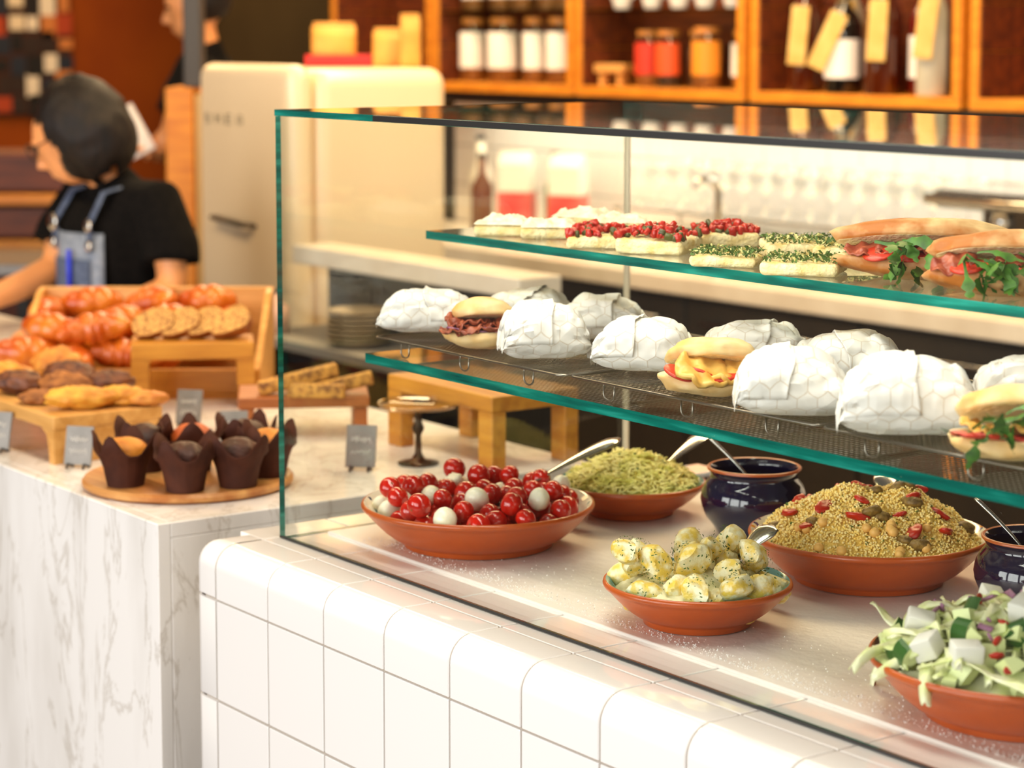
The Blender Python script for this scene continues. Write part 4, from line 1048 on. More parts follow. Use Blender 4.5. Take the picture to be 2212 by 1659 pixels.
for i, (x, y, z, rz, lb) in enumerate(CP):
    o = inst('croissant', CM[i % 3], None, (x+.02, y+.02, z+.012), (R(8*math.sin(i*3)), R(10*math.sin(i*1.7)), TA + R(rz) + (PI if i % 2 else 0)), (1.2, 1.28, 1.25))
    tag(o, 'golden croissant in the tray, ' + lb, 'croissant', 'croissants in the wooden tray')
# glass cake stand behind the end glass
t = thing('glass_cake_stand', 'glass cake stand with dark stem seen through the end glass', 'cake stand', (-.50, .585, MZ))
MB().lathe([(0, .1), (.066, .1), (.07, .104), (.07, .108), (.066, .106), (0, .104)], 48).build('glass_plate', GLASSWARE, t, True)
MB().lathe([(0, 0), (.035, 0), (.036, .003), (.012, .008), (.006, .02), (.005, .05), (.011, .062), (.006, .075), (.006, .095), (.014, .0995), (0, .0998)], 24).build('stem', mat('dark_brass', '#3a2a18', .3, metal=.8), t, True)
#=PART6
# ================================================================== BACK BAR AND WALL SHELVES
bar = thing('back_bar', 'long pale stone back bar with dark cabinets along the back wall', 'counter', (0, 2.87, 0))
MB().bev(-5.6, 2.6, 0, .62, Z0-.055, Z0, .004, 2).build('worktop', mat('pale_stone', '#e6dccb', .3, '#d8cbb8', 6), bar)
MB().box(-5.6, 2.6, .08, .62, .0, Z0-.056).build('carcass', DARK, bar)
dm = MB().bev(.006, .744, -.02, 0, .12, Z0-.075, .003, 1).mesh('cabinet_door', mat('dark_cabinet_door', '#2b2724', .35, '#38322c', 3))
hm = MB().tube([(.1, -.022, .78), (.1, -.045, .78), (.64, -.045, .78), (.64, -.022, .78)], .006, 8).mesh('handle', STEEL, True)
for i in range(10):
    o = inst('cabinet_door', dm, bar, (-5.55 + i*.75, .078, 0)); inst('handle', hm, o)
SHZ = 1.443
def crate(label, x0, x1, shelf):
    t = thing('wall_shelf_box', label, 'shelf', (x0, 3.2, SHZ), 0, 'oak shelf boxes on the back wall'); wd = x1-x0; hh = .86; th = .033; dp = .288
    MB().bev(0, wd, 0, dp, 0, th, .002, 1).build('bottom_board', WOODC, t); MB().bev(0, wd, 0, dp, hh-th, hh, .002, 1).build('top_board', WOODC, t)
    for a in (0, wd-th): MB().bev(a, a+th, 0, dp, th+.0002, hh-th-.0002, .002, 1).build('side_board', WOODC, t)
    pm = MB().bev(th+.0003, wd-th-.0003, dp-.012, dp, 0, .129, .002, 1).mesh('back_plank', WOODD)
    for k in range(6): inst('back_plank', pm, t, (0, 0, th+.0005 + k*.132))
    lm_ = MB().bev(th+.0003, th+.005, .006, dp-.013, 0, .129, .001, 1).mesh('lining_plank', WOODD)
    for k in range(6):
        inst('lining_plank', lm_, t, (0, 0, th+.0005 + k*.132)); inst('lining_plank', lm_, t, (wd-2*th-.0055, 0, th+.0005 + k*.132))
    if shelf:
        b = MB().bev(th+.007, wd-th-.007, .01, dp-.014, .285, .293, .001, 1); b.build('glass_shelf', glass_mat('green_shelf', (.6, .68, .6)), t)
    return t
crate('oak shelf box above the cream fridge', -5.07, -4.355, False)
crate('oak shelf box with two tiers of labelled jars', -4.339, -3.483, True)
crate('oak shelf box with spice jars and a glass shelf', -3.465, -2.603, True)
crate('oak shelf box full of liquor bottles', -2.571, -1.694, False)
crate('empty oak shelf box at the right edge', -1.660, -.800, False)
tag(MB().bev(-4.4, -.5, 3.22, 3.495, 1.40, 1.441, .002, 1).build('steel_rail', BLACK), 'dark steel rail under the oak shelf boxes', 'rail')
LAB = mat('white_label', '#f4eee6', .6); CORK = mat('cork_lid', '#c07a34', .6); AMB = mat('amber_contents', '#7a4a1c', .5, '#a8763a', 60)
def jar(label, group, x, y, z, r, h, tagc=None, lidm=None, cont=AMB, lbl=LAB):
    t = thing('storage_jar', label, 'jar', (x, y, z), R(30), group)
    jb = MB().lathe([(0, 0), (r*.95, 0), (r, .006), (r, h*.82), (r*.8, h*.88), (r*.8, h*.9)], 28).build('jar_body', GLASSWARE, t, True)
    MB().lathe([(0, .004), (r*.92, .004), (r*.94, h*.72), (0, h*.73)], 24).build('contents', cont, t, True)
    MB().lathe([(0, h*.9), (r*.84, h*.9), (r*.84, h), (0, h)], 24).build('lid', lidm or CORK, t, True, auto=40)
    V = []; n = 14
    for k in range(n+1):
        a = -PI/2 - 1.25 + 2.5*k/n
        for zz in (h*.22, h*.78): V.append((r*1.02*math.cos(a), r*1.02*math.sin(a), zz))
    if lbl: MB().add(V, [(2*k, 2*k+2, 2*k+3, 2*k+1) for k in range(n)]).build('label', lbl, jb, True)
    return t
for i, (x, r) in enumerate(((-4.215, .052), (-4.02, .062), (-3.83, .045), (-3.68, .05), )):
    jar(('far left', 'widest', 'third', 'far right')[i] + ' white-labelled jar on the lower tier of the two-tier shelf box', 'labelled jars in the oak shelf box', x-.0, 3.30, SHZ+.0335, r, .235)
for i, x in enumerate((-4.21, -4.03, -3.90, -3.74, -3.64)):
    jar(('first', 'second', 'third', 'fourth', 'fifth')[i] + ' jar from the left on the glass tier of the shelf box', 'labelled jars in the oak shelf box', x, 3.30, SHZ+.2935, .05, .22)
TAGR = mat('red_tag', '#c8321c', .6); TAGO = mat('orange_tag', '#e08a1c', .6); DKC = mat('dark_spice', '#2a241e', .6, '#3a3026', 60)
jar('spice jar with a red label in the middle shelf box', 'spice jars in the oak shelf box', -3.19, 3.30, SHZ+.0335, .045, .19, lbl=TAGR)
jar('dark spice jar with a slanting orange-red label', 'spice jars in the oak shelf box', -3.07, 3.29, SHZ+.0335, .045, .19, cont=DKC, lbl=mat('orange_red_tag', '#d8501c', .6))
jar('dark unlabelled spice jar between two labelled ones', 'spice jars in the oak shelf box', -2.965, 3.34, SHZ+.0335, .045, .19, cont=DKC, lbl=None)
jar('spice jar with a yellow-orange label', 'spice jars in the oak shelf box', -2.865, 3.28, SHZ+.0335, .05, .20, lbl=TAGO)
jar('pale spice jar at the right end of the middle shelf box', 'spice jars in the oak shelf box', -2.76, 3.35, SHZ+.0335, .045, .19)
tg = thing('wooden_block', 'small wooden block with feet in the middle shelf box', 'block', (-3.36, 3.29, SHZ+.0335), R(20))
MB().bev(-.06, .06, -.04, .04, .045, .075, .003, 1).build('block_top', WOODL, tg)
for a in (-.045, .025): MB().bev(a, a+.02, -.03, .03, 0, .0448, .002, 1).build('block_foot', WOODL, tg)
for i, x in enumerate((-3.33, -3.17, -3.03, -2.90, -2.76)):
    t = thing('ceramic_cup', ('leftmost', 'second', 'third', 'fourth', 'rightmost')[i] + ' white cup on the glass shelf of the middle box', 'cup', (x, 3.30, SHZ+.2935), 0, 'cups on the glass shelf')
    MB().lathe([(0, .001), (.025, 0), (.028, .004), (.04, .05), (.042, .09), (.039, .09), (.036, .05), (.02, .008), (0, .007)], 24).build('cup_body', mat('white_ceramic', '#efe9df', .2), t, True)
    MB().tube([(.04, 0, .075), (.062, 0, .07), (.064, 0, .045), (.038, 0, .03)], .004, 6).build('handle', mat('white_ceramic', '#efe9df', .2), t, True)
KRAFT = mat('kraft_tag', '#d8b468', .7, '#c8a050', 20)
def bottle(label, x, y, c, r, h, lab, tagged, cap):
    t = thing('liquor_bottle', label, 'bottle', (x, y, SHZ+.0335), R(30), 'liquor bottles in the oak shelf box'); h *= 1.25; r *= 1.12
    bo = MB().lathe([(0, 0), (r*.94, 0), (r, .006), (r, h*.52), (r*.8, h*.60), (r*.36, h*.68), (r*.32, h*.93), (r*.36, h*.935), (r*.36, h*.955), (0, h*.955)], 28).build('bottle_body', c, t, True)
    MB().lathe([(0, h*.955), (r*.42, h*.955), (r*.42, h), (0, h)], 18).build('cap', cap, t, True, auto=40)
    if lab:
        V = []; n = 12
        for k in range(n+1):
            a = -PI/2 - 1.2 + 2.4*k/n
            for zz in (h*.12, h*.42): V.append((r*1.02*math.cos(a), r*1.02*math.sin(a), zz))
        MB().add(V, [(2*k, 2*k+2, 2*k+3, 2*k+1) for k in range(n)]).build('label', lab, bo, True)
    if tagged:
        pt_ = MB().bev(-.028, .028, -.0012, .0012, -.18, 0, .0005, 1, 0, Tm(r*.1, -r*1.12, h*.62, R(-3), R(tagged), 0)).build('paper_tag', KRAFT, t)
        MB().tube([(.36*r*math.cos(2*PI*k/12), .36*r*math.sin(2*PI*k/12), h*.72) for k in range(12)], .0015, 5, True).build('string', KRAFT, pt_)
CLG = mat('clear_spirit', '#b8b4a0', .08, coat=.5); AMG = mat('amber_spirit', '#4a1a06', .08, coat=.6); REDG = mat('red_liqueur', '#5a0a08', .08, coat=.6); DKG = mat('dark_bottle', '#14100c', .08, coat=.6); GOLDC = mat('gold_cap', '#c89a3c', .3, metal=.7); BLK = mat('black_cap', '#15120f', .4)
BL = [(-2.40,3.27,AMG,.045,.34,None,4,GOLDC,'amber bottle with a kraft tag at the left of the liquor box'),(-2.29,3.35,CLG,.042,.36,None,-3,GOLDC,'clear bottle with a kraft tag behind the leftmost bottle'),
      (-2.22,3.26,DKG,.05,.31,LAB,24,BLK,'dark square-shouldered bottle with a white label and slanting tag'),(-2.12,3.34,REDG,.045,.35,None,0,BLK,'dark red bottle in the middle of the liquor box'),
      (-2.05,3.25,AMG,.047,.36,None,2,GOLDC,'amber bottle with a large kraft tag right of the middle'),(-1.94,3.32,REDG,.044,.33,LAB,0,GOLDC,'red liqueur bottle with a pale label'),
      (-1.86,3.26,CLG,.04,.37,None,6,BLK,'clear tall bottle with a narrow kraft tag'),(-1.78,3.33,CLG,.042,.34,LAB,0,GOLDC,'clear bottle with a pale label at the right of the liquor box')]
for x, y, c, r, h, lab, tgd, cap, lb in BL: bottle(lb, x, y, c, r, h, lab, tgd, cap)
# things on the back bar
def carton(label, x, y, rz):
    t = thing('drink_carton', label, 'carton', (x, y, Z0), R(rz), 'drink cartons on the back bar')
    MB().bev(-.06, .06, -.045, .045, 0, .17, .003, 1).build('lower_sleeve', mat('pink_red_print', '#d8403c', .5, '#e87a70', 6, contrast=(.4, .6)), t)
    MB().bev(-.06, .06, -.045, .045, .1702, .27, .003, 1).build('upper_sleeve', mat('white_print', '#f2efe6', .5), t)
    MB().prism([(-.045, .2702), (.045, .2702), (.004, .315), (-.004, .315)], -.058, .058, 0, Matrix.Rotation(R(90), 4, 'Z')).build('gable_top', mat('white_print', '#f2efe6', .5), t)
carton('white and red drink carton, left of two on the back bar', -3.83, 3.22, 35); carton('white and red drink carton, right of two on the back bar', -3.58, 3.26, 30)
def plainbottle(label, x, y, m, h, r, z=Z0):
    t = thing('syrup_bottle', label, 'bottle', (x, y, z), 0, 'bottles on the back bar')
    MB().lathe([(0, 0), (r, 0), (r, h*.6), (r*.4, h*.75), (r*.35, h*.95), (0, h*.95)], 24).build('bottle_body', m, t, True)
    MB().lathe([(0, h*.95), (r*.42, h*.95), (r*.42, h), (0, h)], 16).build('cap', BLK, t)
plainbottle('green syrup bottle between the two cartons', -3.71, 3.30, mat('green_bottle', '#4a7a3a', .2), .32, .035)
plainbottle('brown syrup bottle left of the cartons', -4.02, 3.20, mat('brown_bottle', '#6a3a18', .2), .30, .04)
plainbottle('white bottle left of the brown syrup bottle', -4.14, 3.28, mat('white_bottle', '#e6dfd0', .3), .36, .042)
plainbottle('grey dispenser bottle at the left end of the cartons', -4.27, 3.12, mat('grey_bottle', '#9a8f80', .3), .34, .05)
# glassware in two tiers
rk = thing('glass_rack_shelf', 'thin steel shelf carrying glasses over the back bar', 'shelf', (-3.1, 3.08, Z0))
MB().bev(0, 1.5, 0, .3, .165, .172, .001, 1).build('shelf_plate', STEEL, rk)
for a, c in ((.01, .01), (.01, .28), (1.48, .01), (1.48, .28)): MB().tube([(a, c, 0), (a, c, .165)], .006, 8).build('post', STEEL, rk, True)
gl_ = MB().lathe([(0, .002), (.03, .001), (.032, .003), (.006, .008), (.004, .06), (.012, .07), (.032, .09), (.036, .115), (.03, .15), (.029, .15), (.034, .115), (.03, .092), (.01, .073), (0, .071)], 20).mesh('wine_glass', GLASSWARE, True)
tb_ = MB().lathe([(0, .002), (.028, .0), (.036, .12), (.0345, .12), (.027, .006), (0, .006)], 20).mesh('tumbler', GLASSWARE, True)
for lv in range(2):
    for i in range(14):
        for j in range(3):
            if lv == 0: o = inst('tumbler', tb_, None, (-3.02 + i*.1, 3.13 + j*.1, Z0)); tag(o, 'clear tumbler in the rows under the steel rack shelf', 'glass', 'tumblers on the back bar')
            else: o = inst('wine_glass', gl_, None, (-3.02 + i*.1, 3.13 + j*.1, Z0+.1725)); tag(o, 'clear wine glass in the rows on the steel rack shelf', 'glass', 'wine glasses on the rack shelf')
cmn = thing('espresso_machine', 'steel espresso machine on the back bar at the right', 'coffee machine', (-1.62, 3.02, Z0))
MB().bev(0, .8, .06, .45, 0, .07, .01, 2).build('base', STEEL, cmn); MB().bev(0, .8, .2, .45, .0705, .26, .008, 2).build('body', mat('dark_machine', '#5a5249', .3, metal=.6), cmn)
MB().bev(-.02, .82, .02, .45, .2605, .31, .012, 2).build('head', STEEL, cmn)
MB().tube([(-.02, -.0, .285), (.8, -.0, .285)], .015, 10).build('front_rail', STEEL, cmn, True)
for a in (.15, .5): MB().lathe([(0, 0), (.03, 0), (.03, .05), (0, .05)], 20, 0, Tm(a, .12, .2)).build('group_head', STEEL, cmn, True)
ft = thing('steel_tap', 'slim steel tap standing on the back bar between the glasses', 'tap', (-2.46, 2.98, Z0))
MB().tube([(0,0,0), (0,0,.26), (0,-.02,.29), (0,-.07,.30), (0,-.1,.28)], .012, 10).build('spout', STEEL, ft, True); MB().lathe([(0,0),(.03,0),(.03,.01),(0,.01)], 20).build('base', STEEL, ft)
# ================================================================== FRIDGE
fr = thing('retro_fridge', 'cream retro fridge with rounded corners behind the counter', 'fridge', (-2.86, 1.6, 0))
MB().bev(-.232, .29, .03, .47, .06, 1.560, .05, 6).build('body', CREAM, fr, True, auto=60)
MB().bev(-.240, .295, -.055, .027, .10, 1.572, .04, 6).build('door', CREAM, fr, True, auto=60)
MB().bev(-.23, .27, .05, .45, 0, .0595, .005, 1).build('plinth', BLACK, fr)
MB().tube([(-.12, -.05, 1.135), (-.1, -.082, 1.138), (.08, -.088, 1.128), (.1, -.052, 1.125)], [.008, .011, .011, .008], 10, flat=.7).build('handle', mat('dark_chrome', '#5a5046', .25, metal=.9), fr, True)
def letter_strokes(ch):
    S_ = {'S': [[(1,.9),(.5,1),(0,.85),(.1,.58),(.9,.42),(1,.15),(.5,0),(0,.1)]], 'M': [[(0,0),(0,1),(.5,.4),(1,1),(1,0)]], 'E': [[(1,1),(0,1),(0,0),(1,0)],[(0,.5),(.8,.5)]], 'G': [[(1,.85),(.5,1),(0,.7),(0,.3),(.5,0),(1,.2),(1,.48),(.6,.48)]]}
    return S_[ch]
for i, ch in enumerate('SMEG'):
    b = MB()
    for st in letter_strokes(ch): b.tube([(-.185 + i*.062 + x*.032, -.0565, 1.405 + z*.024) for x, z in st], .0028, 6)
    b.build('badge_letter', mat('badge_chrome', '#c8b898', .3, metal=.5), fr, True)
rt_ = thing('red_tray', 'red shallow tray on top of the cream fridge', 'tray', (-2.90, 1.93, 1.5605), YAW)
MB().bev(-.115, .115, -.05, .05, 0, .006, .001, 1).build('tray_base', mat('red_plastic', '#c8140c', .4), rt_)
for a in ((-.115, .115, -.05, -.045), (-.115, .115, .045, .05), (-.115, -.11, -.0448, .0448), (.11, .115, -.0448, .0448)): MB().bev(a[0], a[1], a[2], a[3], .0062, .034, .001, 1).build('tray_side', mat('red_plastic', '#c8140c', .4), rt_)
def bag(label, loc, rz, wd, h, seed):
    b = MB(); n = 14; V = []
    for i in range(n+1):
        f = i/n; k = 1 - .75*max(0, (f-.75)/.25)
        for j in range(24):
            a = 2*PI*j/24; c, s = math.cos(a), math.sin(a)
            V.append((wd/2*math.copysign(abs(c)**.5, c)*(1+.03*nz((c, s, f*3), 2, seed)), wd*.28*k*math.copysign(abs(s)**.6, s), h*f))
    F = [(i*24+k, i*24+(k+1) % 24, (i+1)*24+(k+1) % 24, (i+1)*24+k) for i in range(n) for k in range(24)] + [tuple(range(24))[::-1], tuple(n*24+k for k in range(24))]
    t = thing('paper_bag', label, 'bag', loc, rz, 'kraft bags on the fridge')
    MB().add(V, F).build('bag_body', mat('yellow_kraft', '#dda44a', .6, '#c88c34', 12, .3, 20), t, True)
    MB().bev(-wd*.45, wd*.45, -.004, .004, h-.01, h+.012, .001, 1).build('fold_clip', mat('yellow_kraft', '#dda44a'), t)
bag('yellow kraft bag standing in the red tray on the fridge', (-2.92, 1.90, 1.567), YAW, .13, .11, 2)
bag('yellow kraft bag beside the red tray on the fridge', (-2.775, 2.0, 1.5605), YAW, .10, .10, 4)
bag('narrow kraft bag at the right end of the fridge top', (-2.70, 2.02, 1.5605), YAW+.3, .06, .14, 5)
# work unit with an added pale top and an open dark shelf, between fridge and counter
pt = thing('work_unit', 'dark work unit with added pale top in front of the cream fridge', 'counter', (-2.30, 1.42, 0))
MB().bev(-.05, .95, 0, .12, 1.065, 1.112, .004, 2).build('worktop', mat('pale_stone', '#e6dccb'), pt)  # pale strip stands in for the back bar's reflection in the end glass
MB().bev(-.03, .93, .095, .118, .05, 1.0648, .002, 1).build('back_panel', DARK, pt)
MB().bev(-.03, .93, -.16, .0948, .875, .90, .002, 1).build('shelf', mat('grey_shelf', '#8d867e', .5), pt)
for a in (-.03, .905): MB().bev(a, a+.025, -.15, .0948, 0, .8748, .002, 1).build('side_panel', DARK, pt)
pm = MB().lathe([(0, 0), (.04, 0), (.07, .010), (.078, .014), (.076, .017), (.04, .006), (0, .006)], 36).mesh('plate', mat('stoneware', '#a08c6c', .4))
for i in range(7):
    o = inst('stoneware_plate', pm, None, (-1.93, 1.36, .9003 + i*.012)); tag(o, 'beige plate in the stack on the work unit shelf', 'plate', 'stack of beige plates')
plainbottle('small pink jar bottle on the work unit shelf', -2.25, 1.31, mat('pink_jar', '#d0a890', .3), .11, .035, .9003)
# ================================================================== LEFT BACKGROUND
ps = thing('wooden_partition', 'narrow wooden partition end left of the cream fridge', 'partition', (-3.50, 1.70, 0), YAW)
MB().bev(-.045, .040, 0, .3, 0, 1.49, .004, 1).build('wood_panel', WOODC, ps)
MB().bev(.041, .066, .02, .3, 0, 1.47, .003, 1).build('tiled_edge', mat('beige_edge_tile', '#b89a5c', .4), ps)
sd = thing('wooden_sideboard', 'dark wooden slatted sideboard in the room at the left', 'sideboard', (-5.0, 1.85, 0), YAW)
for i, (z0, z1, m) in enumerate(((0, .80, WOODD), (.81, .90, WOODM), (.91, 1.02, WOODD), (1.03, 1.07, WOODC), (1.08, 1.22, WOODD))): MB().bev(-.7, .22, 0 if i % 2 else .02, .35, z0, z1, .004, 1).build('slat', m, sd)
st = thing('steel_bench', 'brushed steel bench behind the woman at the left', 'bench', (-4.42, 1.55, 0), YAW)
MB().bev(-.6, .10, -.2, .3, .86, .90, .004, 1).build('bench_top', mat('brushed_steel', '#8a8580', .35, metal=.8), st)
for a, c in ((-.55, -.15), (.06, -.15), (-.55, .25), (.06, .25)): MB().bev(a-.02, a+.02, c-.02, c+.02, 0, .8598, .002, 1).build('leg', DARK, st)
q = random.Random(77); PC = [mat('print_%d' % i, c, .7) for i, c in enumerate(('#120d0a', '#c8a070', '#1a2230', '#e0d0b0', '#a83c14', '#0c0a09', '#c87a3a', '#2a1a12', '#e8dcc4'))]
pb_ = thing('pinboard', 'dark pinboard covered with small pictures on the rust wall', 'board', (-7.99, 3.2, 1.9), R(90))
MB().bev(-.55, .22, -.02, 0.01, -.66, .7, .004, 1).build('board_panel', mat('dark_board', '#3a1a0a', .8), pb_)
for i in range(9):
    for j in range(13):
        a, c = q.uniform(.025, .045), q.uniform(.025, .06)
        x, z = -.5 + i*.085 + q.uniform(-.01, .01), -.6 + j*.1 + q.uniform(-.015, .015)
        MB().bev(x-a, x+a, -.026, -.021, z-c, z+c, .0005, 1, 0, None).build('picture', PC[q.randrange(9)], pb_)
# ================================================================== PEOPLE
SKIN = mat('skin', '#d9945c', .5, sss=.1); SHIRT = mat('black_cotton', '#0b0a0a', .95, '#110f0e', 60, spec=.1); HAIR = mat('black_hair', '#0a0605', .5, '#1c120c', 6, .5, 40, stretch=(14, 14, 1), spec=.3); DEN = mat('denim_apron', '#3a4660', .85, '#566480', 60); DENP = mat('denim_pale', '#8a94a4', .85, '#6f7a8c', 60); TROU = mat('dark_trousers', '#1c1c22', .9)
def remesh(b, name, m, parent, vox=.008, sm=6):
    o = b.build(name, m, parent, True); r = o.modifiers.new('remesh', 'REMESH'); r.mode = 'VOXEL'; r.voxel_size = vox; r.use_smooth_shade = True
    s = o.modifiers.new('smooth', 'SMOOTH'); s.factor = .5; s.iterations = sm; return o
def limb(b, pts, rad): b.tube(pts, rad, 14)
def hand(b, w_, d, up, s=1.0):
    w_ = Vector(w_); d = Vector(d).normalized(); up = Vector(up).normalized(); sd_ = d.cross(up).normalized()
    b.tube([w_, w_+d*.04*s, w_+d*.085*s], [.024*s, .036*s, .034*s], 12, flat=.5, upv=tuple(up))
    for i, (o_, l) in enumerate(((-.028, .065), (-.010, .078), (.009, .074), (.027, .058))):
        p = w_+d*.08*s+sd_*o_*s; b.tube([p, p+d*l*.4*s-up*.004, p+d*l*.75*s-up*.016, p+d*l*.95*s-up*.032], [.0095*s, .009*s, .0085*s, .007*s], 8)
    p = w_+d*.025*s-sd_*.028*s; b.tube([p, p+d*.025*s-sd_*.022*s-up*.01, p+d*.055*s-sd_*.028*s-up*.022], [.012*s, .011*s, .009*s], 8)
def person(label, loc, rz, P):
    t = thing('person', label, 'person', loc, rz)
    b = MB()
    H_ = Vector(P['head']); fd = Vector(P['face']).normalized(); sdv = fd.cross(Vector((0,0,1))).normalized(); upv = sdv.cross(fd)
    hm_ = Matrix((tuple(fd)+(0,), tuple(sdv)+(0,), tuple(upv)+(0,), (0,0,0,1))).transposed(); HM = Matrix.Translation(H_) @ hm_
    b.ell((0,0,.015), (.098, .075, .098), 24, 16, 0, HM); b.ell((.028,0,-.045), (.062, .056, .068), 20, 14, 0, HM)     # skull, jaw
    b.tube([HM @ Vector(v) for v in ((.085,0,.015), (.104,0,-.012), (.114,0,-.03), (.094,0,-.036))], [.008, .010, .013, .010], 8)  # nose
    b.ell((.082, 0, -.066), (.014, .024, .008), 12, 8, 0, HM)                                                        # lips
    for s in (-1, 1): b.ell((-.005, s*.077, -.01), (.018, .008, .032), 12, 8, 0, HM); b.ell((.083, s*.03, .028), (.014, .022, .008), 10, 8, 0, HM)
    limb(b, P['neck'], P['neckr']); limb(b, P['torso'], P['torsor'])
    for k in ('armL', 'armR'): limb(b, P[k], [.05, .047, .040, .036, .027])
    hand(b, P['armL'][-1], P['handL'], (0,0,1)); hand(b, P['armR'][-1], P['handR'], (0,0,1))
    for k in ('legL', 'legR'): limb(b, P[k], [.085, .075, .055, .05, .038]); f = Vector(P[k][-1]); b.ell((f.x+fd.x*.06, f.y+fd.y*.06, .035), (.07, .07, .035), 14, 8)
    remesh(b, 'body', SKIN, t)
    c = MB(); limb(c, P['torso'], [r+.018 for r in P['torsor']])
    for k in ('armL', 'armR'):
        a = [Vector(v) for v in P[k]]; n0 = Vector(P['torso'][-2]) ; c.tube([n0.lerp(a[0], .4), a[0], a[1], a[1].lerp(a[2], .35)], [.085, .072, .073, .076], 14)
    limb(c, P['neck'][:2], [.075, .058]); remesh(c, 'shirt', SHIRT, t, .01, 4)
    l = MB()
    for k in ('legL', 'legR'): limb(l, P[k][:-1] + [tuple(Vector(P[k][-1])+Vector((0,0,.04)))], [.105, .09, .07, .065, .055])
    remesh(l, 'trousers', TROU, t, .012, 4)
    for s in (-1, 1): MB().ell((.086, s*.03, .014), (.010, .013, .008), 12, 8, 0, HM).build('eye', mat('eye_dark', '#1a120c', .2), t, True)
    return t, HM
# woman at the counter; local x = to the right in the photo, y = away, z = up
D_ = Vector((-.75, -.65, 0)).normalized(); LS = Vector((.65, -.75, 0)).normalized()
PW = dict(head=(-.02, -.01, 1.40), face=(-.88, .12, -.45), neck=[(.085, .03, 1.25), (.06, .02, 1.30), (.02, .01, 1.35)], neckr=[.06, .052, .05],
    torso=[(.10, .07, .86), (.10, .07, .98), (.095, .055, 1.10), (.085, .04, 1.20), (.08, .03, 1.25)], torsor=[.14, .125, .135, .13, .09],
    armL=[(.195, -.075, 1.235), (.235, -.105, 1.13), (.235, -.13, 1.03), (.12, -.22, .985), (.02, -.29, .97)], handL=(-.9, -.4, -.1),
    armR=[(-.025, .15, 1.235), (-.075, .13, 1.15), (-.095, .10, 1.06), (-.17, .0, 1.02), (-.26, -.10, .985)], handR=(-.75, -.65, -.05),
    legL=[(.14, .02, .88), (.14, .02, .65), (.14, .03, .45), (.15, .04, .25), (.15, .05, .06)], legR=[(.04, .12, .88), (.04, .12, .65), (.04, .12, .45), (.04, .13, .25), (.04, .14, .06)])
wm, HM = person('woman with black bob and glasses in a dark t-shirt and denim apron', (-2.50, .905, 0), YAW, PW)
def hairf(d):                                    # bob: thick at the back, cut away over the face
    k = 1 + .05*nz(d, 3, 2) + .03*nz((d.x*2, d.y*9, d.z*1.2), 2, 5)
    if d.z < 0: k *= 1 + .18*(-d.z)*(1 if d.x < .2 else .2)
    return k
b = MB().ell((-.036, 0, .010), (.118, .112, .134), 64, 44, 0, HM, hairf)
inv = HM.inverted(); keep = []
for i, f in enumerate(b.F):
    c = sum((inv @ Vector(b.V[j]) for j in f), Vector())/len(f)
    if c.x > .030 + .012*math.sin(c.z*60) and c.z < .062: continue
    if c.z < -.132 + .012*math.sin(c.y*90): continue
    keep.append(f)
b.F = keep; b.I = [0]*len(keep); o = b.build('hair', HAIR, wm, True); o.modifiers.new('thickness', 'SOLIDIFY').thickness = .012
gb = MB()
for s in (-1, 1):
    gb.tube([HM @ Vector((.104, s*.034 + .026*math.cos(2*PI*k/18), .010 + .021*math.sin(2*PI*k/18))) for k in range(18)], .0022, 6, True)
    gb.tube([HM @ Vector(v) for v in ((.102, s*.06, .015), (.04, s*.083, .012), (-.02, s*.083, .0))], .002, 6)
gb.tube([HM @ Vector((.108, -.008, .014)), HM @ Vector((.108, .008, .014))], .002, 6); gb.build('glasses', BLACK, wm, True)
CH = Vector((.09, .05, 0))
def apr(u, z, off): # u along her left-right, wrapped round the chest
    a = u/.165; return CH + D_*(.158+off)*math.cos(a) + LS*(.158+off)*math.sin(a) + Vector((0, 0, z))
def patch(u0, u1, z0, z1, off, name, m, nu=14, nz_=6):
    V = [tuple(apr(u0+(u1-u0)*i/nu, z0+(z1-z0)*j/nz_, off)) for j in range(nz_+1) for i in range(nu+1)]
    o = MB().add(V, [(j*(nu+1)+i, j*(nu+1)+i+1, (j+1)*(nu+1)+i+1, (j+1)*(nu+1)+i) for j in range(nz_) for i in range(nu)]).build(name, m, wm, True)
    o.modifiers.new('thickness', 'SOLIDIFY').thickness = .004; return o
ap = patch(-.12, .12, .70, 1.165, .004, 'apron', DENP); pk_ = patch(-.085, .085, .98, 1.10, .011, 'apron_pocket', DEN); pk_.parent = ap
for s in (-1, 1): 
    top = Vector((.085, .03, 1.285)) + LS*s*.075
    stp = MB().tube([apr(s*.085, 1.12, .012), apr(s*.085, 1.19, .010), top + D_*.09 + Vector((0,0,-.02)), top], .013, 8, flat=.25, upv=tuple(D_)).build('apron_strap', DEN, wm, True)
    for zz, r in ((1.185, .022 if s < 0 else .016), (1.135, .014)):
        p = apr(s*.085, zz, .018); MB().ell((0,0,0), (r, r, .006), 16, 8, 0, Matrix.Translation(p) @ D_.to_track_quat('Z', 'Y').to_matrix().to_4x4()).build('buckle', STEEL, stp, True)
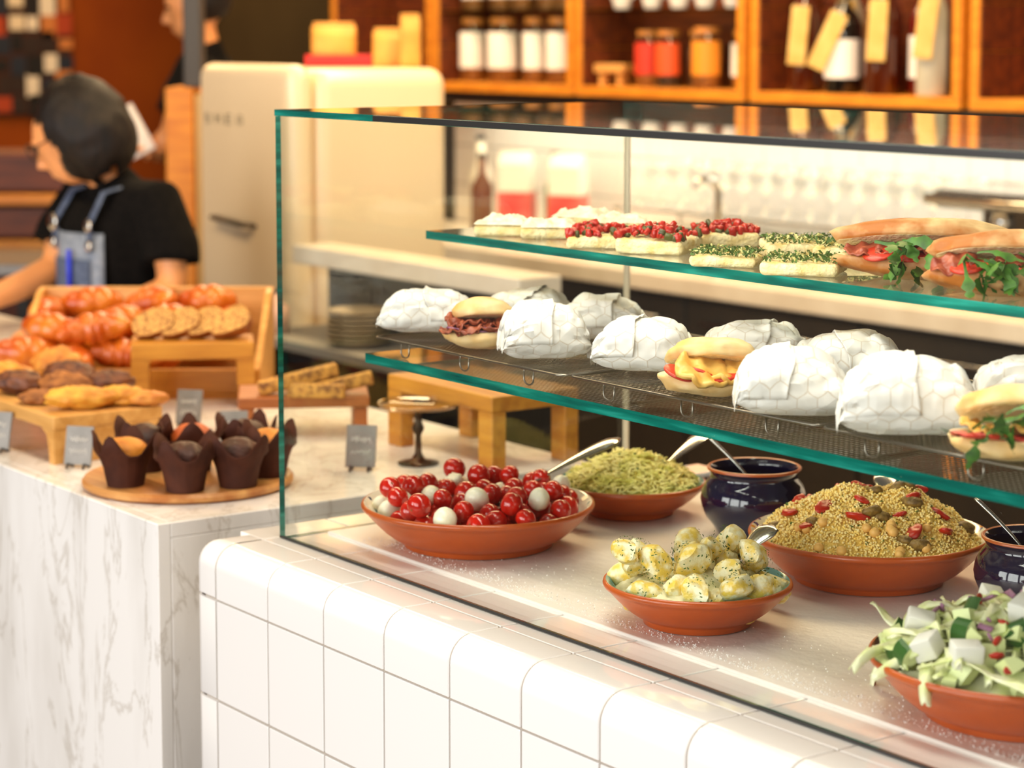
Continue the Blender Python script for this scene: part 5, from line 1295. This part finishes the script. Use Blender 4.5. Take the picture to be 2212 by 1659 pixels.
MB().tube([apr(.03, 1.02, .02), apr(.03, 1.125, .02)], .006, 8).build('pen', mat('blue_pen', '#1c34d8', .4), ap, True)
# second person, half hidden by the partition, holding a sheet of paper
P2 = dict(head=(.02, .0, 1.745), face=(-.97, -.1, -.2), neck=[(.05, .02, 1.56), (.04, .01, 1.63), (.03, .0, 1.69)], neckr=[.06, .052, .05],
    torso=[(.06, .02, .95), (.06, .02, 1.12), (.06, .02, 1.30), (.055, .02, 1.47), (.05, .02, 1.55)], torsor=[.14, .125, .14, .14, .09],
    armL=[(.04, -.15, 1.54), (-.01, -.17, 1.42), (-.04, -.18, 1.33), (-.075, -.19, 1.30), (-.095, -.20, 1.275)], handL=(-.6, -.1, .3),
    armR=[(.05, .19, 1.54), (.06, .2, 1.40), (.05, .2, 1.28), (-.05, .1, 1.26), (-.12, -.02, 1.26)], handR=(-.6, -.6, .1),
    legL=[(.06, -.07, .95), (.06, -.07, .7), (.06, -.07, .48), (.06, -.06, .26), (.06, -.06, .06)], legR=[(.06, .11, .95), (.06, .11, .7), (.06, .11, .48), (.06, .11, .26), (.06, .11, .06)])
pm2, HM2 = person('person in a black t-shirt reading a sheet behind the partition', (-3.965, 1.985, 0), YAW, P2)
b = MB().ell((-.02, 0, .03), (.108, .092, .105), 32, 20, 0, HM2); inv = HM2.inverted(); b.F = [f for f in b.F if not ((lambda c: (c.x > .03 and c.z < .07) or c.z < -.05)(sum((inv @ Vector(b.V[j]) for j in f), Vector())/len(f)))]; b.I = [0]*len(b.F)
o = b.build('hair', HAIR, pm2, True); o.modifiers.new('thickness', 'SOLIDIFY').thickness = .008
o = MB().bev(-.06, .06, -.0008, .0008, -.085, .085, .0003, 1).build('paper_sheet', mat('white_paper', '#e6ded4', .7), None, loc=Vector((-3.987, 1.954, 1.335)) + Matrix.Rotation(YAW, 3, 'Z') @ Vector((-.135, -.235, 0)), rot=(R(-20), R(-28), YAW + R(10)))
tag(o, 'white sheet of paper held by the person behind the partition', 'paper')
